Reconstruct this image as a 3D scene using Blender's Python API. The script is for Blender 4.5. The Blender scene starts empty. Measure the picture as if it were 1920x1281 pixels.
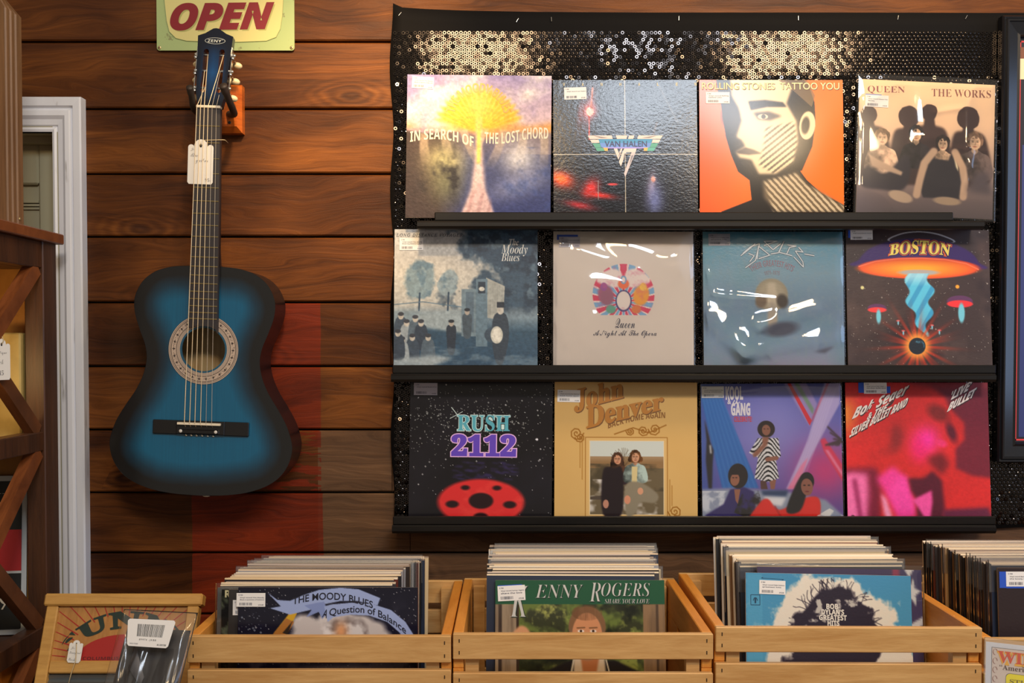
import bpy, bmesh, math, random
import numpy as np
from mathutils import Vector, Matrix, Euler

rnd = random.Random(7)
R = math.radians
COL = bpy.context.scene.collection

# ------------------------------------------------------------------ camera
F_PX, PCX, PCY, PITCH = 1935.0, 960.0, 701.0, R(1.5)
CAM = Vector((0.0, -2.3, 1.5))

def at(px, py, Y):
    """world point seen at photo pixel (px, py) on the plane y = Y"""
    cx, cy = (px - PCX) / F_PX, (PCY - py) / F_PX
    d = Vector((cx, math.cos(PITCH) + cy * math.sin(PITCH), -math.sin(PITCH) + cy * math.cos(PITCH)))
    return CAM + d * ((Y - CAM.y) / d.y)

cam = bpy.data.cameras.new('camera')
cam.sensor_width = 36.0
cam.lens = 36.0 * F_PX / 1920.0
cam.shift_y = (PCY - 640.5) / 1920.0
cam.clip_start = 0.02
cam_o = bpy.data.objects.new('camera', cam)
cam_o.location = CAM
cam_o.rotation_euler = (R(90) - PITCH, 0, 0)
COL.objects.link(cam_o)
bpy.context.scene.camera = cam_o

# ------------------------------------------------------------------ small helpers
def s2l(c):
    return tuple(((x / 255.0) / 12.92 if x <= 10 else ((x / 255.0 + 0.055) / 1.055) ** 2.4) for x in c[:3])

MATS = {}
def mat(name, rgb=None, rough=0.5, metal=0.0, lin=None, spec=0.5, coat=0.0):
    if name in MATS:
        return MATS[name]
    m = bpy.data.materials.new(name)
    m.use_nodes = True
    b = m.node_tree.nodes['Principled BSDF']
    c = lin if lin else s2l(rgb)
    b.inputs['Base Color'].default_value = (*c, 1)
    b.inputs['Roughness'].default_value = rough
    b.inputs['Metallic'].default_value = metal
    b.inputs['Specular IOR Level'].default_value = spec
    b.inputs['Coat Weight'].default_value = coat
    MATS[name] = m
    return m

def ink(rgb):
    return mat('ink_%02x%02x%02x' % tuple(int(x) for x in rgb), rgb, rough=0.4)

class N:
    """thin wrapper for building node trees"""
    def __init__(self, name):
        self.m = bpy.data.materials.new(name)
        self.m.use_nodes = True
        self.t = self.m.node_tree
        self.b = self.t.nodes['Principled BSDF']
        self.out = self.t.nodes['Material Output']
        MATS[name] = self.m
    def n(self, typ, **kw):
        nd = self.t.nodes.new(typ)
        for k, v in kw.items():
            setattr(nd, k, v)
        return nd
    def l(self, a, b):
        self.t.links.new(a, b)
    def math(self, op, a, b=None, c=None, clamp=False):
        nd = self.n('ShaderNodeMath', operation=op, use_clamp=clamp)
        for i, v in enumerate((a, b, c)):
            if v is None: continue
            if isinstance(v, (int, float)): nd.inputs[i].default_value = v
            else: self.l(v, nd.inputs[i])
        return nd.outputs[0]
    def mix(self, fac, a, b, blend='MIX'):
        nd = self.n('ShaderNodeMix', data_type='RGBA', blend_type=blend)
        for sock, v in ((nd.inputs[0], fac), (nd.inputs[6], a), (nd.inputs[7], b)):
            if isinstance(v, (int, float)): sock.default_value = v
            elif isinstance(v, tuple): sock.default_value = (*v, 1)
            else: self.l(v, sock)
        return nd.outputs[2]
    def noise(self, vec, scale, detail=4, rough=0.55, dist=0.0):
        nd = self.n('ShaderNodeTexNoise')
        nd.inputs['Scale'].default_value = scale
        nd.inputs['Detail'].default_value = detail
        nd.inputs['Roughness'].default_value = rough
        nd.inputs['Distortion'].default_value = dist
        if vec is not None: self.l(vec, nd.inputs['Vector'])
        return nd.outputs['Fac']
    def mapping(self, vec, scale=(1, 1, 1), loc=(0, 0, 0)):
        nd = self.n('ShaderNodeMapping')
        nd.inputs['Scale'].default_value = scale
        nd.inputs['Location'].default_value = loc
        self.l(vec, nd.inputs['Vector'])
        return nd.outputs[0]
    def ramp(self, fac, stops):
        nd = self.n('ShaderNodeValToRGB')
        el = nd.color_ramp.elements
        while len(el) < len(stops): el.new(0.5)
        for e, (p, c) in zip(el, stops):
            e.position = p
            e.color = (*c, 1) if len(c) == 3 else c
        self.l(fac, nd.inputs[0])
        return nd.outputs[0]
    def bump(self, h, strength, dist=0.01):
        nd = self.n('ShaderNodeBump')
        nd.inputs['Strength'].default_value = strength
        nd.inputs['Distance'].default_value = dist
        self.l(h, nd.inputs['Height'])
        self.l(nd.outputs[0], self.b.inputs['Normal'])

def wood(name, dark, light, stretch=(1.2, 18, 18), rough=0.5, bump=0.25, seedloc=(0, 0, 0), contrast=(0.3, 0.7), knots=False):
    if name in MATS: return MATS[name]
    w = N(name)
    tc = w.n('ShaderNodeTexCoord').outputs['Object']
    v = w.mapping(tc, stretch, seedloc)
    n1 = w.noise(v, 3.0, 6, 0.6, 0.6)
    n2 = w.noise(w.mapping(tc, tuple(s * 4 for s in stretch), seedloc), 4.0, 4, 0.6)
    f = w.math('ADD', w.math('MULTIPLY', n1, 0.75), w.math('MULTIPLY', n2, 0.25))
    col = w.ramp(f, [(contrast[0], s2l(dark)), (contrast[1], s2l(light))])
    if knots:
        vo = w.n('ShaderNodeTexVoronoi'); vo.inputs['Scale'].default_value = 1.0
        w.l(w.mapping(tc, tuple(s * 1.6 for s in stretch), (3.1, 1.7, 0.3)), vo.inputs['Vector'])
        k = w.math('LESS_THAN', vo.outputs['Distance'], 0.07)
        col = w.mix(w.math('MULTIPLY', k, 0.7), col, s2l((90, 55, 25)))
    w.l(col, w.b.inputs['Base Color'])
    w.b.inputs['Roughness'].default_value = rough
    w.bump(f, bump, 0.004)
    return w.m

class MB:
    """collects faces and links them as one mesh object"""
    def __init__(self):
        self.v, self.f, self.mi, self.mats, self.sm = [], [], [], [], []
        self.cur, self.smooth = 0, False
    def use(self, m, smooth=False):
        if m not in self.mats: self.mats.append(m)
        self.cur = self.mats.index(m); self.smooth = smooth
        return self
    def add(self, vs, fs):
        o = len(self.v)
        self.v += [tuple(x) for x in vs]
        for q in fs:
            self.f.append(tuple(i + o for i in q)); self.mi.append(self.cur); self.sm.append(self.smooth)
    def box(self, x0, x1, y0, y1, z0, z1, M=None, ch=0.0):
        x0, x1 = sorted((x0, x1)); y0, y1 = sorted((y0, y1)); z0, z1 = sorted((z0, z1))
        if ch <= 0:
            vs = [(x, y, z) for x in (x0, x1) for y in (y0, y1) for z in (z0, z1)]
            fs = [(0, 1, 3, 2), (4, 6, 7, 5), (0, 4, 5, 1), (2, 3, 7, 6), (0, 2, 6, 4), (1, 5, 7, 3)]
            if M is not None: vs = [M @ Vector(p) for p in vs]
            self.add(vs, fs); return
        bm = bmesh.new()
        bmesh.ops.create_cube(bm, size=1)
        for v in bm.verts:
            v.co = Vector(((x0 + x1) / 2 + v.co.x * (x1 - x0), (y0 + y1) / 2 + v.co.y * (y1 - y0), (z0 + z1) / 2 + v.co.z * (z1 - z0)))
        bmesh.ops.bevel(bm, geom=bm.edges[:], offset=ch, segments=1, affect='EDGES')
        bm.verts.index_update()
        vs = [(M @ v.co if M is not None else v.co.copy()) for v in bm.verts]
        self.add(vs, [[v.index for v in f.verts] for f in bm.faces]); bm.free()
    def tube(self, pts, r, seg=8, cap=True):
        pts = [Vector(p) for p in pts]
        rr = r if isinstance(r, (list, tuple)) else [r] * len(pts)
        vs, fs = [], []
        up = None
        for i, p in enumerate(pts):
            t = (pts[min(i + 1, len(pts) - 1)] - pts[max(i - 1, 0)]).normalized()
            if up is None:
                a = Vector((0, 0, 1)) if abs(t.z) < 0.9 else Vector((1, 0, 0))
            else: a = up
            u = t.cross(a).normalized(); w = u.cross(t).normalized(); up = w
            for k in range(seg):
                q = 2 * math.pi * k / seg
                vs.append(p + (u * math.cos(q) + w * math.sin(q)) * rr[i])
        for i in range(len(pts) - 1):
            for k in range(seg):
                a, b = i * seg + k, i * seg + (k + 1) % seg
                fs.append((a, b, b + seg, a + seg))
        if cap:
            fs.append(tuple(range(seg))); fs.append(tuple((len(pts) - 1) * seg + k for k in reversed(range(seg))))
        self.add(vs, fs)
    def ell(self, c, r, M=None, seg=14, rings=8):
        vs, fs = [], []
        for i in range(rings + 1):
            th = math.pi * i / rings
            for k in range(seg):
                ph = 2 * math.pi * k / seg
                p = Vector((r[0] * math.sin(th) * math.cos(ph), r[1] * math.sin(th) * math.sin(ph), r[2] * math.cos(th)))
                vs.append(Vector(c) + (M @ p if M is not None else p))
        for i in range(rings):
            for k in range(seg):
                fs.append((i * seg + k, i * seg + (k + 1) % seg, (i + 1) * seg + (k + 1) % seg, (i + 1) * seg + k))
        self.add(vs, fs)
    def prism(self, poly, y0, y1, M=None):
        """poly: list of (x, z); extruded from y0 (front) to y1"""
        n = len(poly)
        vs = [(x, y0, z) for x, z in poly] + [(x, y1, z) for x, z in poly]
        if M is not None: vs = [M @ Vector(p) for p in vs]
        fs = [tuple(range(n)), tuple(reversed(range(n, 2 * n)))] + [(i, i + n, (i + 1) % n + n, (i + 1) % n) for i in range(n)]
        self.add(vs, fs)
    def flat(self, poly, y, f=None):
        vs = [(x, y, z) for x, z in poly]
        self.add(vs, [tuple(range(len(poly)))])
    def build(self, name, m=None, parent=None, smooth_angle=None):
        me = bpy.data.meshes.new(name)
        me.from_pydata(self.v, [], self.f)
        mats = self.mats or [m]
        for x in mats: me.materials.append(x)
        if self.mats:
            me.polygons.foreach_set('material_index', self.mi)
        if smooth_angle is not None:
            me.polygons.foreach_set('use_smooth', [True] * len(self.f))
            me.set_sharp_from_angle(angle=R(smooth_angle))
        elif any(self.sm):
            me.polygons.foreach_set('use_smooth', self.sm)
        bm = bmesh.new(); bm.from_mesh(me)
        bmesh.ops.recalc_face_normals(bm, faces=bm.faces[:])
        bm.to_mesh(me); bm.free()
        me.update()
        o = bpy.data.objects.new(name, me)
        COL.objects.link(o)
        if parent is not None: o.parent = parent
        return o

def tag(o, label=None, cat=None, group=None, kind=None):
    for k, v in (('label', label), ('category', cat), ('group', group), ('kind', kind)):
        if v: o[k] = v
    return o

def empty(name, loc=(0, 0, 0), rot=(0, 0, 0)):
    o = bpy.data.objects.new(name, None)
    o.location = loc; o.rotation_euler = rot
    o.empty_display_size = 0.05
    COL.objects.link(o)
    return o

def box_obj(name, m, parent, *dims, ch=0.0):
    b = MB(); b.box(*dims, ch=ch)
    return b.build(name, m, parent)

def catmull(pts, per=8, closed=False):
    P = [Vector(p) for p in pts]; out = []
    n = len(P)
    rng = range(n if closed else n - 1)
    for i in rng:
        if closed: a, b, c, d = P[(i - 1) % n], P[i], P[(i + 1) % n], P[(i + 2) % n]
        else: a, b, c, d = P[max(i - 1, 0)], P[i], P[i + 1], P[min(i + 2, n - 1)]
        for k in range(per):
            t = k / per
            out.append(0.5 * ((2 * b) + (c - a) * t + (2 * a - 5 * b + 4 * c - d) * t * t + (3 * b - a - 3 * c + d) * t ** 3))
    if not closed: out.append(P[-1])
    return out

# ------------------------------------------------------------------ lettering
def _m(U, Lw, D=None):
    def f(s):
        o = ''
        for c in s:
            if 'A' <= c <= 'Z': o += chr(U + ord(c) - 65)
            elif 'a' <= c <= 'z': o += chr(Lw + ord(c) - 97)
            elif D and '0' <= c <= '9': o += chr(D + ord(c) - 48)
            else: o += c
        return o
    return f
FONT = {'plain': lambda s: s, 'serif': _m(0x1D400, 0x1D41A, 0x1D7CE), 'serit': _m(0x1D468, 0x1D482, 0x1D7CE),
        'script': _m(0x1D4D0, 0x1D4EA, 0x1D7CE), 'sans': _m(0x1D5D4, 0x1D5EE, 0x1D7EC), 'sansit': _m(0x1D63C, 0x1D656),
        'it': lambda s: _m(0x1D434, 0x1D44E)(s).replace(chr(0x1D455), chr(0x210E))}
_TG = {}
def text_geo(body, font, off=0.0, space=1.0):
    key = (body, font, off, space)
    if key in _TG: return _TG[key]
    c = bpy.data.curves.new('lettering', 'FONT')
    c.body = FONT[font](body); c.size = 1.0; c.offset = off; c.resolution_u = 4
    c.space_character = space; c.align_x = 'LEFT'
    o = bpy.data.objects.new('lettering', c)
    me = bpy.data.meshes.new_from_object(o)
    vs = [(v.co.x, v.co.y) for v in me.vertices]
    fs = [tuple(p.vertices) for p in me.polygons]
    bpy.data.objects.remove(o); bpy.data.curves.remove(c); bpy.data.meshes.remove(me)
    _TG[key] = (vs, fs)
    return vs, fs

def put_text(mb, body, font, fn, m, off=0.0, space=1.0, depth=0.0):
    """fn(a, b) -> 3-D point; a, b in 0..1 across and up the un-offset text's box"""
    bv, _ = text_geo(body, font, 0.0, space)
    vs, fs = text_geo(body, font, off, space)
    if not bv: return
    x0, x1 = min(p[0] for p in bv), max(p[0] for p in bv)
    y0, y1 = min(p[1] for p in bv), max(p[1] for p in bv)
    mb.use(m)
    mb.add([fn((x - x0) / (x1 - x0), (y - y0) / (y1 - y0)) for x, y in vs], fs)

def boxmap(u0, v0, u1, v1, rot=0.0, skew=0.0, asp=1.0):
    """text box in print coordinates (v runs down); rot in degrees counter-clockwise about the box centre"""
    cu, cv = (u0 + u1) / 2, (v0 + v1) / 2
    c, s = math.cos(R(rot)), math.sin(R(rot))
    def f(a, b):
        x = (a - 0.5) * (u1 - u0) + skew * (b - 0.5) * abs(v1 - v0)
        y = (b - 0.5) * abs(v1 - v0)
        return cu + x * c - y * s, cv - (x * s + y * c)
    return f

def arcmap(cu, cv, r0, r1, a0, a1):
    """lettering on an arc: radius r0 at the foot, r1 at the head, from angle a0 to a1 (degrees, 90 = top)"""
    def f(a, b):
        t = R(a0 + (a1 - a0) * a); r = r0 + (r1 - r0) * b
        return cu + r * math.cos(t), cv - r * math.sin(t)
    return f

# ------------------------------------------------------------------ print painter
class Art:
    def __init__(self, n, bg=(0, 0, 0)):
        self.n = n
        self.a = np.empty((n, n, 3)); self.a[:] = np.array(bg, float)
        g = (np.arange(n) + 0.5) / n
        self.U, self.V = np.meshgrid(g, g)
    def noise(self, sx, sy, seed, octv=4):
        rs = np.random.RandomState(seed); out = np.zeros((self.n, self.n)); amp = 1; tot = 0
        for o in range(octv):
            gx, gy = max(2, int(sx * 2 ** o)), max(2, int(sy * 2 ** o))
            g = rs.rand(gy + 2, gx + 2)
            x, y = self.U * gx, self.V * gy
            xi, yi = x.astype(int), y.astype(int)
            fx, fy = x - xi, y - yi
            fx, fy = fx * fx * (3 - 2 * fx), fy * fy * (3 - 2 * fy)
            out += amp * ((g[yi, xi] * (1 - fx) + g[yi, xi + 1] * fx) * (1 - fy) + (g[yi + 1, xi] * (1 - fx) + g[yi + 1, xi + 1] * fx) * fy)
            tot += amp; amp *= 0.55
        return out / tot
    def lay(self, mask, c, alpha=1.0):
        m = (np.clip(mask, 0, 1) * alpha)[..., None]
        self.a = self.a * (1 - m) + (np.array(c, float) if not isinstance(c, np.ndarray) else c) * m
    def vgrad(self, stops):
        p = [s[0] for s in stops]
        for k in range(3): self.a[..., k] = np.interp(self.V, p, [s[1][k] for s in stops])
    def blur(self, m, r):
        k = max(1, int(r * self.n))
        for _ in range(2):
            for ax in (0, 1):
                p = np.pad(m, [(k + 1, k) if i == ax else (0, 0) for i in (0, 1)], mode='edge')
                cs = np.cumsum(p, axis=ax)
                m = (np.take(cs, range(2 * k + 1, cs.shape[ax]), ax) - np.take(cs, range(0, cs.shape[ax] - 2 * k - 1), ax)) / (2 * k + 1)
        return m
    def polymask(self, pts, smooth=False):
        if smooth: pts = [(p.x, p.y) for p in catmull([(x, y, 0) for x, y in pts], 5, True)]
        n = self.n; ss = 3
        xs, ys = [p[0] for p in pts], [p[1] for p in pts]
        i0, i1 = max(0, int(min(xs) * n) - 1), min(n, int(max(xs) * n) + 2)
        j0, j1 = max(0, int(min(ys) * n) - 1), min(n, int(max(ys) * n) + 2)
        m = np.zeros((n, n))
        if i1 <= i0 or j1 <= j0: return m
        gx = (np.arange(i0 * ss, i1 * ss) + 0.5) / (n * ss); gy = (np.arange(j0 * ss, j1 * ss) + 0.5) / (n * ss)
        X, Y = np.meshgrid(gx, gy); ins = np.zeros(X.shape, bool)
        for k in range(len(pts)):
            (xa, ya), (xb, yb) = pts[k], pts[(k + 1) % len(pts)]
            if ya == yb: continue
            ins ^= ((ya > Y) != (yb > Y)) & (X < (xb - xa) * (Y - ya) / (yb - ya) + xa)
        m[j0:j1, i0:i1] = ins.reshape(j1 - j0, ss, i1 - i0, ss).mean((1, 3))
        return m
    def poly(self, pts, c, soft=0, alpha=1.0, smooth=False):
        m = self.polymask(pts, smooth)
        if soft: m = self.blur(m, soft)
        self.lay(m, c, alpha)
    def ellmask(self, cx, cy, rx, ry, rot=0, soft=0.0):
        c, s = math.cos(R(rot)), math.sin(R(rot))
        x, y = self.U - cx, self.V - cy
        d = np.sqrt(((x * c + y * s) / rx) ** 2 + ((-x * s + y * c) / ry) ** 2)
        w = max(soft, 1.0 / self.n) / min(rx, ry)
        return np.clip((1 - d) / w + 0.5, 0, 1)
    def ell(self, cx, cy, rx, ry, c, rot=0, soft=0.0, alpha=1.0):
        self.lay(self.ellmask(cx, cy, rx, ry, rot, soft), c, alpha)
    def glow(self, cx, cy, rx, ry, c, alpha=1.0, rot=0, p=1.0):
        cc, s = math.cos(R(rot)), math.sin(R(rot))
        x, y = self.U - cx, self.V - cy
        d2 = ((x * cc + y * s) / rx) ** 2 + ((-x * s + y * cc) / ry) ** 2
        self.lay(np.exp(-d2 * p), c, alpha)
    def line(self, pts, w, c, soft=0, alpha=1.0):
        m = np.zeros((self.n, self.n))
        for (xa, ya), (xb, yb) in zip(pts[:-1], pts[1:]):
            dx, dy = xb - xa, yb - ya; L2 = dx * dx + dy * dy + 1e-12
            t = np.clip(((self.U - xa) * dx + (self.V - ya) * dy) / L2, 0, 1)
            d = np.hypot(self.U - xa - t * dx, self.V - ya - t * dy)
            m = np.maximum(m, np.clip((w / 2 - d) * self.n + 0.5, 0, 1))
        if soft: m = self.blur(m, soft)
        self.lay(m, c, alpha)
    def rect(self, x0, y0, x1, y1, c, soft=0, alpha=1.0):
        self.poly([(x0, y0), (x1, y0), (x1, y1), (x0, y1)], c, soft, alpha)
    def stars(self, n, seed, box=(0, 0, 1, 1), c=(230, 230, 235), cluster=None, big=0.15):
        rs = np.random.RandomState(seed)
        for _ in range(n):
            if cluster: x, y = rs.normal(cluster[0], cluster[2]), rs.normal(cluster[1], cluster[3])
            else: x, y = rs.uniform(box[0], box[2]), rs.uniform(box[1], box[3])
            i, j = int(x * self.n), int(y * self.n)
            if 1 <= i < self.n - 1 and 1 <= j < self.n - 1:
                al = rs.uniform(0.25, 1.0)
                self.a[j, i] = self.a[j, i] * (1 - al) + np.array(c) * al
                if rs.rand() < big:
                    for dj, di in ((0, 1), (1, 0), (0, -1), (-1, 0)):
                        self.a[j + dj, i + di] = self.a[j + dj, i + di] * 0.4 + np.array(c) * 0.6
    def grain(self, amt, seed, sx=60, sy=60):
        self.a *= (1 + amt * (self.noise(sx, sy, seed, 2) - 0.5))[..., None]
    def linear(self):
        x = np.clip(self.a, 0, 255) / 255.0
        return np.where(x <= 0.04, x / 12.92, ((x + 0.055) / 1.055) ** 2.4)
# ------------------------------------------------------------------ shared materials
def printed(name, rough, bumpy):
    w = N(name)
    a = w.n('ShaderNodeAttribute', attribute_name='print')
    w.l(a.outputs['Color'], w.b.inputs['Base Color'])
    w.b.inputs['Roughness'].default_value = rough
    w.b.inputs['Specular IOR Level'].default_value = 0.36
    if bumpy:
        tc = w.n('ShaderNodeTexCoord').outputs['Object']
        w.bump(w.noise(w.mapping(tc, (1, 1, 1.5)), 160, 2, 0.5), bumpy, 0.004)
    return w.m
CARD_GLOSS = printed('printed_gloss_card', 0.2, 0.0)
CARD_TEX = printed('printed_leather_card', 0.17, 0.07)
CARD_SOFT = printed('printed_soft_card', 0.5, 0.12)
CARD_SOFT.node_tree.nodes['Principled BSDF'].inputs['Specular IOR Level'].default_value = 0.2
CARD_MATT = printed('printed_matt_card', 0.45, 0.05)

def plastic(name, fac, haze, rough=0.06):
    w = N(name)
    t = w.t
    t.nodes.remove(w.b)
    tr = w.n('ShaderNodeBsdfTransparent'); gl = w.n('ShaderNodeBsdfGlossy'); df = w.n('ShaderNodeBsdfDiffuse')
    gl.inputs['Roughness'].default_value = rough
    df.inputs['Color'].default_value = (0.75, 0.75, 0.76, 1)
    fr = w.n('ShaderNodeFresnel'); fr.inputs['IOR'].default_value = 1.45
    m1 = w.n('ShaderNodeMixShader'); m1.inputs[0].default_value = haze
    w.l(tr.outputs[0], m1.inputs[1]); w.l(df.outputs[0], m1.inputs[2])
    m2 = w.n('ShaderNodeMixShader')
    w.l(w.math('MULTIPLY_ADD', fr.outputs[0], 1.0, fac, clamp=True), m2.inputs[0])
    w.l(m1.outputs[0], m2.inputs[1]); w.l(gl.outputs[0], m2.inputs[2])
    w.l(m2.outputs[0], w.out.inputs['Surface'])
    return w.m
PLASTIC = plastic('clear_plastic_sleeve', 0.02, 0.015)
PLASTIC_LIP = plastic('clear_plastic_lip', 0.02, 0.025, 0.12)
BAG = plastic('clear_plastic_bag', 0.0, 0.03, 0.12)
ACRYLIC = plastic('clear_acrylic', 0.03, 0.03, 0.03)

STICKER = mat('white_sticker_paper', (232, 230, 228), 0.5)
STICK_INK = mat('sticker_ink', (70, 72, 92), 0.6)
BLACK_INK = mat('black_ink', (22, 22, 24), 0.5)
CHROME = mat('chrome', (210, 208, 205), 0.18, 1.0)
NAILHEAD = mat('nail_head', (70, 55, 40), 0.45, 0.6)

SL = 0.314        # a 12-inch record sleeve

LEDGE_PY = (414.0, 701.0, 985.0)
LEDGE_DIP = (0.0, 0.0, 0.0085)      # depth of the groove the sleeves stand in
LEDGE_Z = [at(960, p_, -.085).z - d_ for p_, d_ in zip(LEDGE_PY, LEDGE_DIP)]
class Sleeve:
    """a record sleeve with a printed front; the object's own mesh is the card, details are its children"""
    def __init__(self, art, m, label, t=0.0045, bulge=0.0015, curl=0.0, group=None, size=SL, name='record_sleeve', cat='record sleeve', edge=(215, 205, 190), depth=None):
        self.w = self.h = size; self.t, self.bul, self.curl = t, bulge, curl
        n = art.n
        g = np.linspace(0, 1, n)
        U, V = np.meshgrid(g, g)
        X, Z = (U - 0.5) * self.w, (1 - V) * self.h
        Y = -t / 2 - bulge * np.sin(np.pi * U) * np.sin(np.pi * V) - curl * (np.abs(2 * U - 1) ** 3) * (V ** 2) + 0
        co = np.stack([X, Y, Z], -1).reshape(-1, 3)
        idx = np.arange(n * n).reshape(n, n)
        q = np.stack([idx[:-1, :-1], idx[1:, :-1], idx[1:, 1:], idx[:-1, 1:]], -1).reshape(-1, 4)
        ring = np.concatenate([idx[0, :-1], idx[:-1, -1], idx[-1, :0:-1], idx[:0:-1, 0]])
        m_ = len(ring); o1 = n * n; o2 = o1 + m_
        back = co[ring].copy(); back[:, 1] += t
        co = np.vstack([co, co[ring], back])
        k = np.arange(m_); k2 = (k + 1) % m_
        side = np.stack([o1 + k, o1 + k2, o2 + k2, o2 + k], -1)
        nv, nq = len(co), len(q) + len(side)
        me = bpy.data.meshes.new(name)
        me.vertices.add(nv); me.vertices.foreach_set('co', co.ravel())
        loops = np.concatenate([q.ravel(), side.ravel(), o2 + k[::-1]])
        me.loops.add(len(loops)); me.loops.foreach_set('vertex_index', loops.astype(np.int32))
        me.polygons.add(nq + 1)
        st = np.concatenate([np.arange(nq) * 4, [nq * 4]])
        me.polygons.foreach_set('loop_start', st.astype(np.int32))
        me.polygons.foreach_set('use_smooth', np.concatenate([np.ones(len(q), bool), np.zeros(len(side) + 1, bool)]))
        me.update(calc_edges=True)
        col = np.ones((nv, 4)); col[:n * n, :3] = art.linear().reshape(-1, 3); col[n * n:, :3] = s2l(edge)
        at_ = me.color_attributes.new('print', 'FLOAT_COLOR', 'POINT')
        at_.data.foreach_set('color', col.ravel())
        me.materials.append(m)
        self.o = bpy.data.objects.new(name, me)
        COL.objects.link(self.o)
        tag(self.o, label, cat, group)
    def p(self, u, v, off=0.0004):
        s = math.sin(math.pi * min(max(u, 0), 1)) * math.sin(math.pi * min(max(v, 0), 1))
        y = -self.t / 2 - self.bul * s - self.curl * abs(2 * u - 1) ** 3 * max(v, 0) ** 2
        return ((u - 0.5) * self.w, y - off, (1 - v) * self.h)
    def lettering(self, items, name='title_lettering'):
        """items: (text, font, map, rgb[, outline offset, layer, spacing])"""
        by = {}
        for it in items:
            body, font, fn, rgb = it[:4]
            off = it[4] if len(it) > 4 else 0.0
            lay = it[5] if len(it) > 5 else 1
            sp = it[6] if len(it) > 6 else 1.0
            mb = by.setdefault((body, fn(0, 0) if len(body) == 1 and not off else 0), MB())
            put_text(mb, body, font, lambda a, b: self.p(*fn(a, b), 0.0003 + 0.0002 * lay), ink(rgb), off, sp)
        for mb in by.values(): mb.build(name, None, self.o)
    def shapes(self, items, name):
        """items: (polygon in print coordinates, rgb, layer)"""
        mb = MB()
        for pts, rgb, lay in items:
            mb.use(ink(rgb))
            mb.add([self.p(u, v, 0.0003 + 0.0002 * lay) for u, v in pts], [tuple(range(len(pts)))])
        return mb.build(name, None, self.o)
    def sticker(self, u0, v0, lines, w=0.150, h=0.083, rot=0.0, tape=None, tone=None):
        c, s = math.cos(R(rot)), math.sin(R(rot))
        def q(a, b, off):           # a, b across / down the sticker, 0..1
            x, y = a * w, b * h
            return self.p(u0 + x * c - y * s, v0 + x * s + y * c, off)
        mb = MB().use(tone or STICKER)
        f, k = 0.0010, 0.0004
        vs = [q(0, 0, f), q(1, 0, f), q(1, 1, f), q(0, 1, f), q(0, 0, k), q(1, 0, k), q(1, 1, k), q(0, 1, k)]
        mb.add(vs, [(0, 3, 2, 1), (0, 1, 5, 4), (1, 2, 6, 5), (2, 3, 7, 6), (3, 0, 4, 7)])
        st = mb.build('price_sticker', None, self.o)
        ib = MB().use(STICK_INK)
        x = 0.10
        while x < 0.55:
            bw = rnd.choice((0.008, 0.014, 0.02))
            ib.add([q(x, 0.70, f + .0002), q(x + bw, 0.70, f + .0002), q(x + bw, 0.9, f + .0002), q(x, 0.9, f + .0002)], [(0, 1, 2, 3)])
            x += bw + rnd.choice((0.010, 0.016, 0.022))
        ib.build('barcode', None, st)
        tb = MB()
        rows = [('12 1964', 0.06, 0.10, 0.19)] + [(ln, 0.12, 0.29 + 0.15 * i, 0.11) for i, ln in enumerate(lines)] + [('$15.00', 0.76, 0.82, 0.11)]
        for body, x0, y0, hh in rows:
            wd = min(0.055 * len(body), 0.84) if body != '$15.00' else 0.18
            if body == '12 1964': wd, hh = 0.16, 0.09
            put_text(tb, body, 'sans', lambda a, b: q(x0 + a * wd, y0 + hh * (1 - b), f + .0002), STICK_INK)
        tb.build('printed_text', None, st)
        if tape:
            for (a0, b0, a1, b1) in tape:
                tp = MB().use(mat('blue_masking_tape', (28, 78, 190), 0.6))
                tp.add([q(a0, b0, .0007), q(a1, b0, .0007), q(a1, b1, .0007), q(a0, b1, .0007)], [(0, 3, 2, 1)])
                tp.build('tape', None, self.o)
        return st
    def film(self, seed, amp=0.0016, pad=0.004, top=0.006, ridge=0.0012, folds=()):
        """the clear outer sleeve: a slightly puckered sheet in front of the card that wraps over its edges"""
        n = 90; rs = np.random.RandomState(seed); self.pad = pad
        a = Art(n)
        f = amp * (a.noise(2, 2, seed, 3) - 0.3) * 2 + ridge * (1 - np.abs(2 * a.noise(3, 2, seed + 9, 2) - 1)) ** 3
        for (xa, ya, xb, yb, wd, hh) in folds:
            dx, dy = xb - xa, yb - ya; L2 = dx * dx + dy * dy
            t = np.clip(((a.U - xa) * dx + (a.V - ya) * dy) / L2, 0, 1)
            d = np.hypot(a.U - xa - t * dx, a.V - ya - t * dy)
            f += hh * np.exp(-(d / wd) ** 2)
        edge = np.minimum(np.minimum(a.U, 1 - a.U), np.minimum(a.V, 1 - a.V))
        f = np.abs(f) * np.clip(edge / 0.05, 0, 1) + 0.0016
        W, H = self.w + 2 * pad, self.h + top + pad
        vs, fs = [], []
        for j in range(n):
            for i in range(n):
                u, v = i / (n - 1), j / (n - 1)
                x = (u - 0.5) * W; z = self.h + top - v * H
                uu, vv = x / self.w + 0.5, 1 - z / self.h
                vs.append((x, self.p(min(max(uu, 0), 1), min(max(vv, 0), 1), 0)[1] - f[j, i], z))
        for j in range(n - 1):
            for i in range(n - 1):
                fs.append((j * n + i, (j + 1) * n + i, (j + 1) * n + i + 1, j * n + i + 1))
        ring = list(range(n)) + [j * n + n - 1 for j in range(1, n)] + [(n - 1) * n + i for i in range(n - 2, -1, -1)] + [j * n for j in range(n - 2, 0, -1)]
        o = len(vs)
        for r in ring: vs.append((vs[r][0], self.t / 2 + 0.001, vs[r][2]))
        for k in range(len(ring)):
            k2 = (k + 1) % len(ring)
            fs.append((ring[k], ring[k2], o + k2, o + k))
        mb = MB().use(PLASTIC, True); mb.add(vs, fs)
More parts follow.
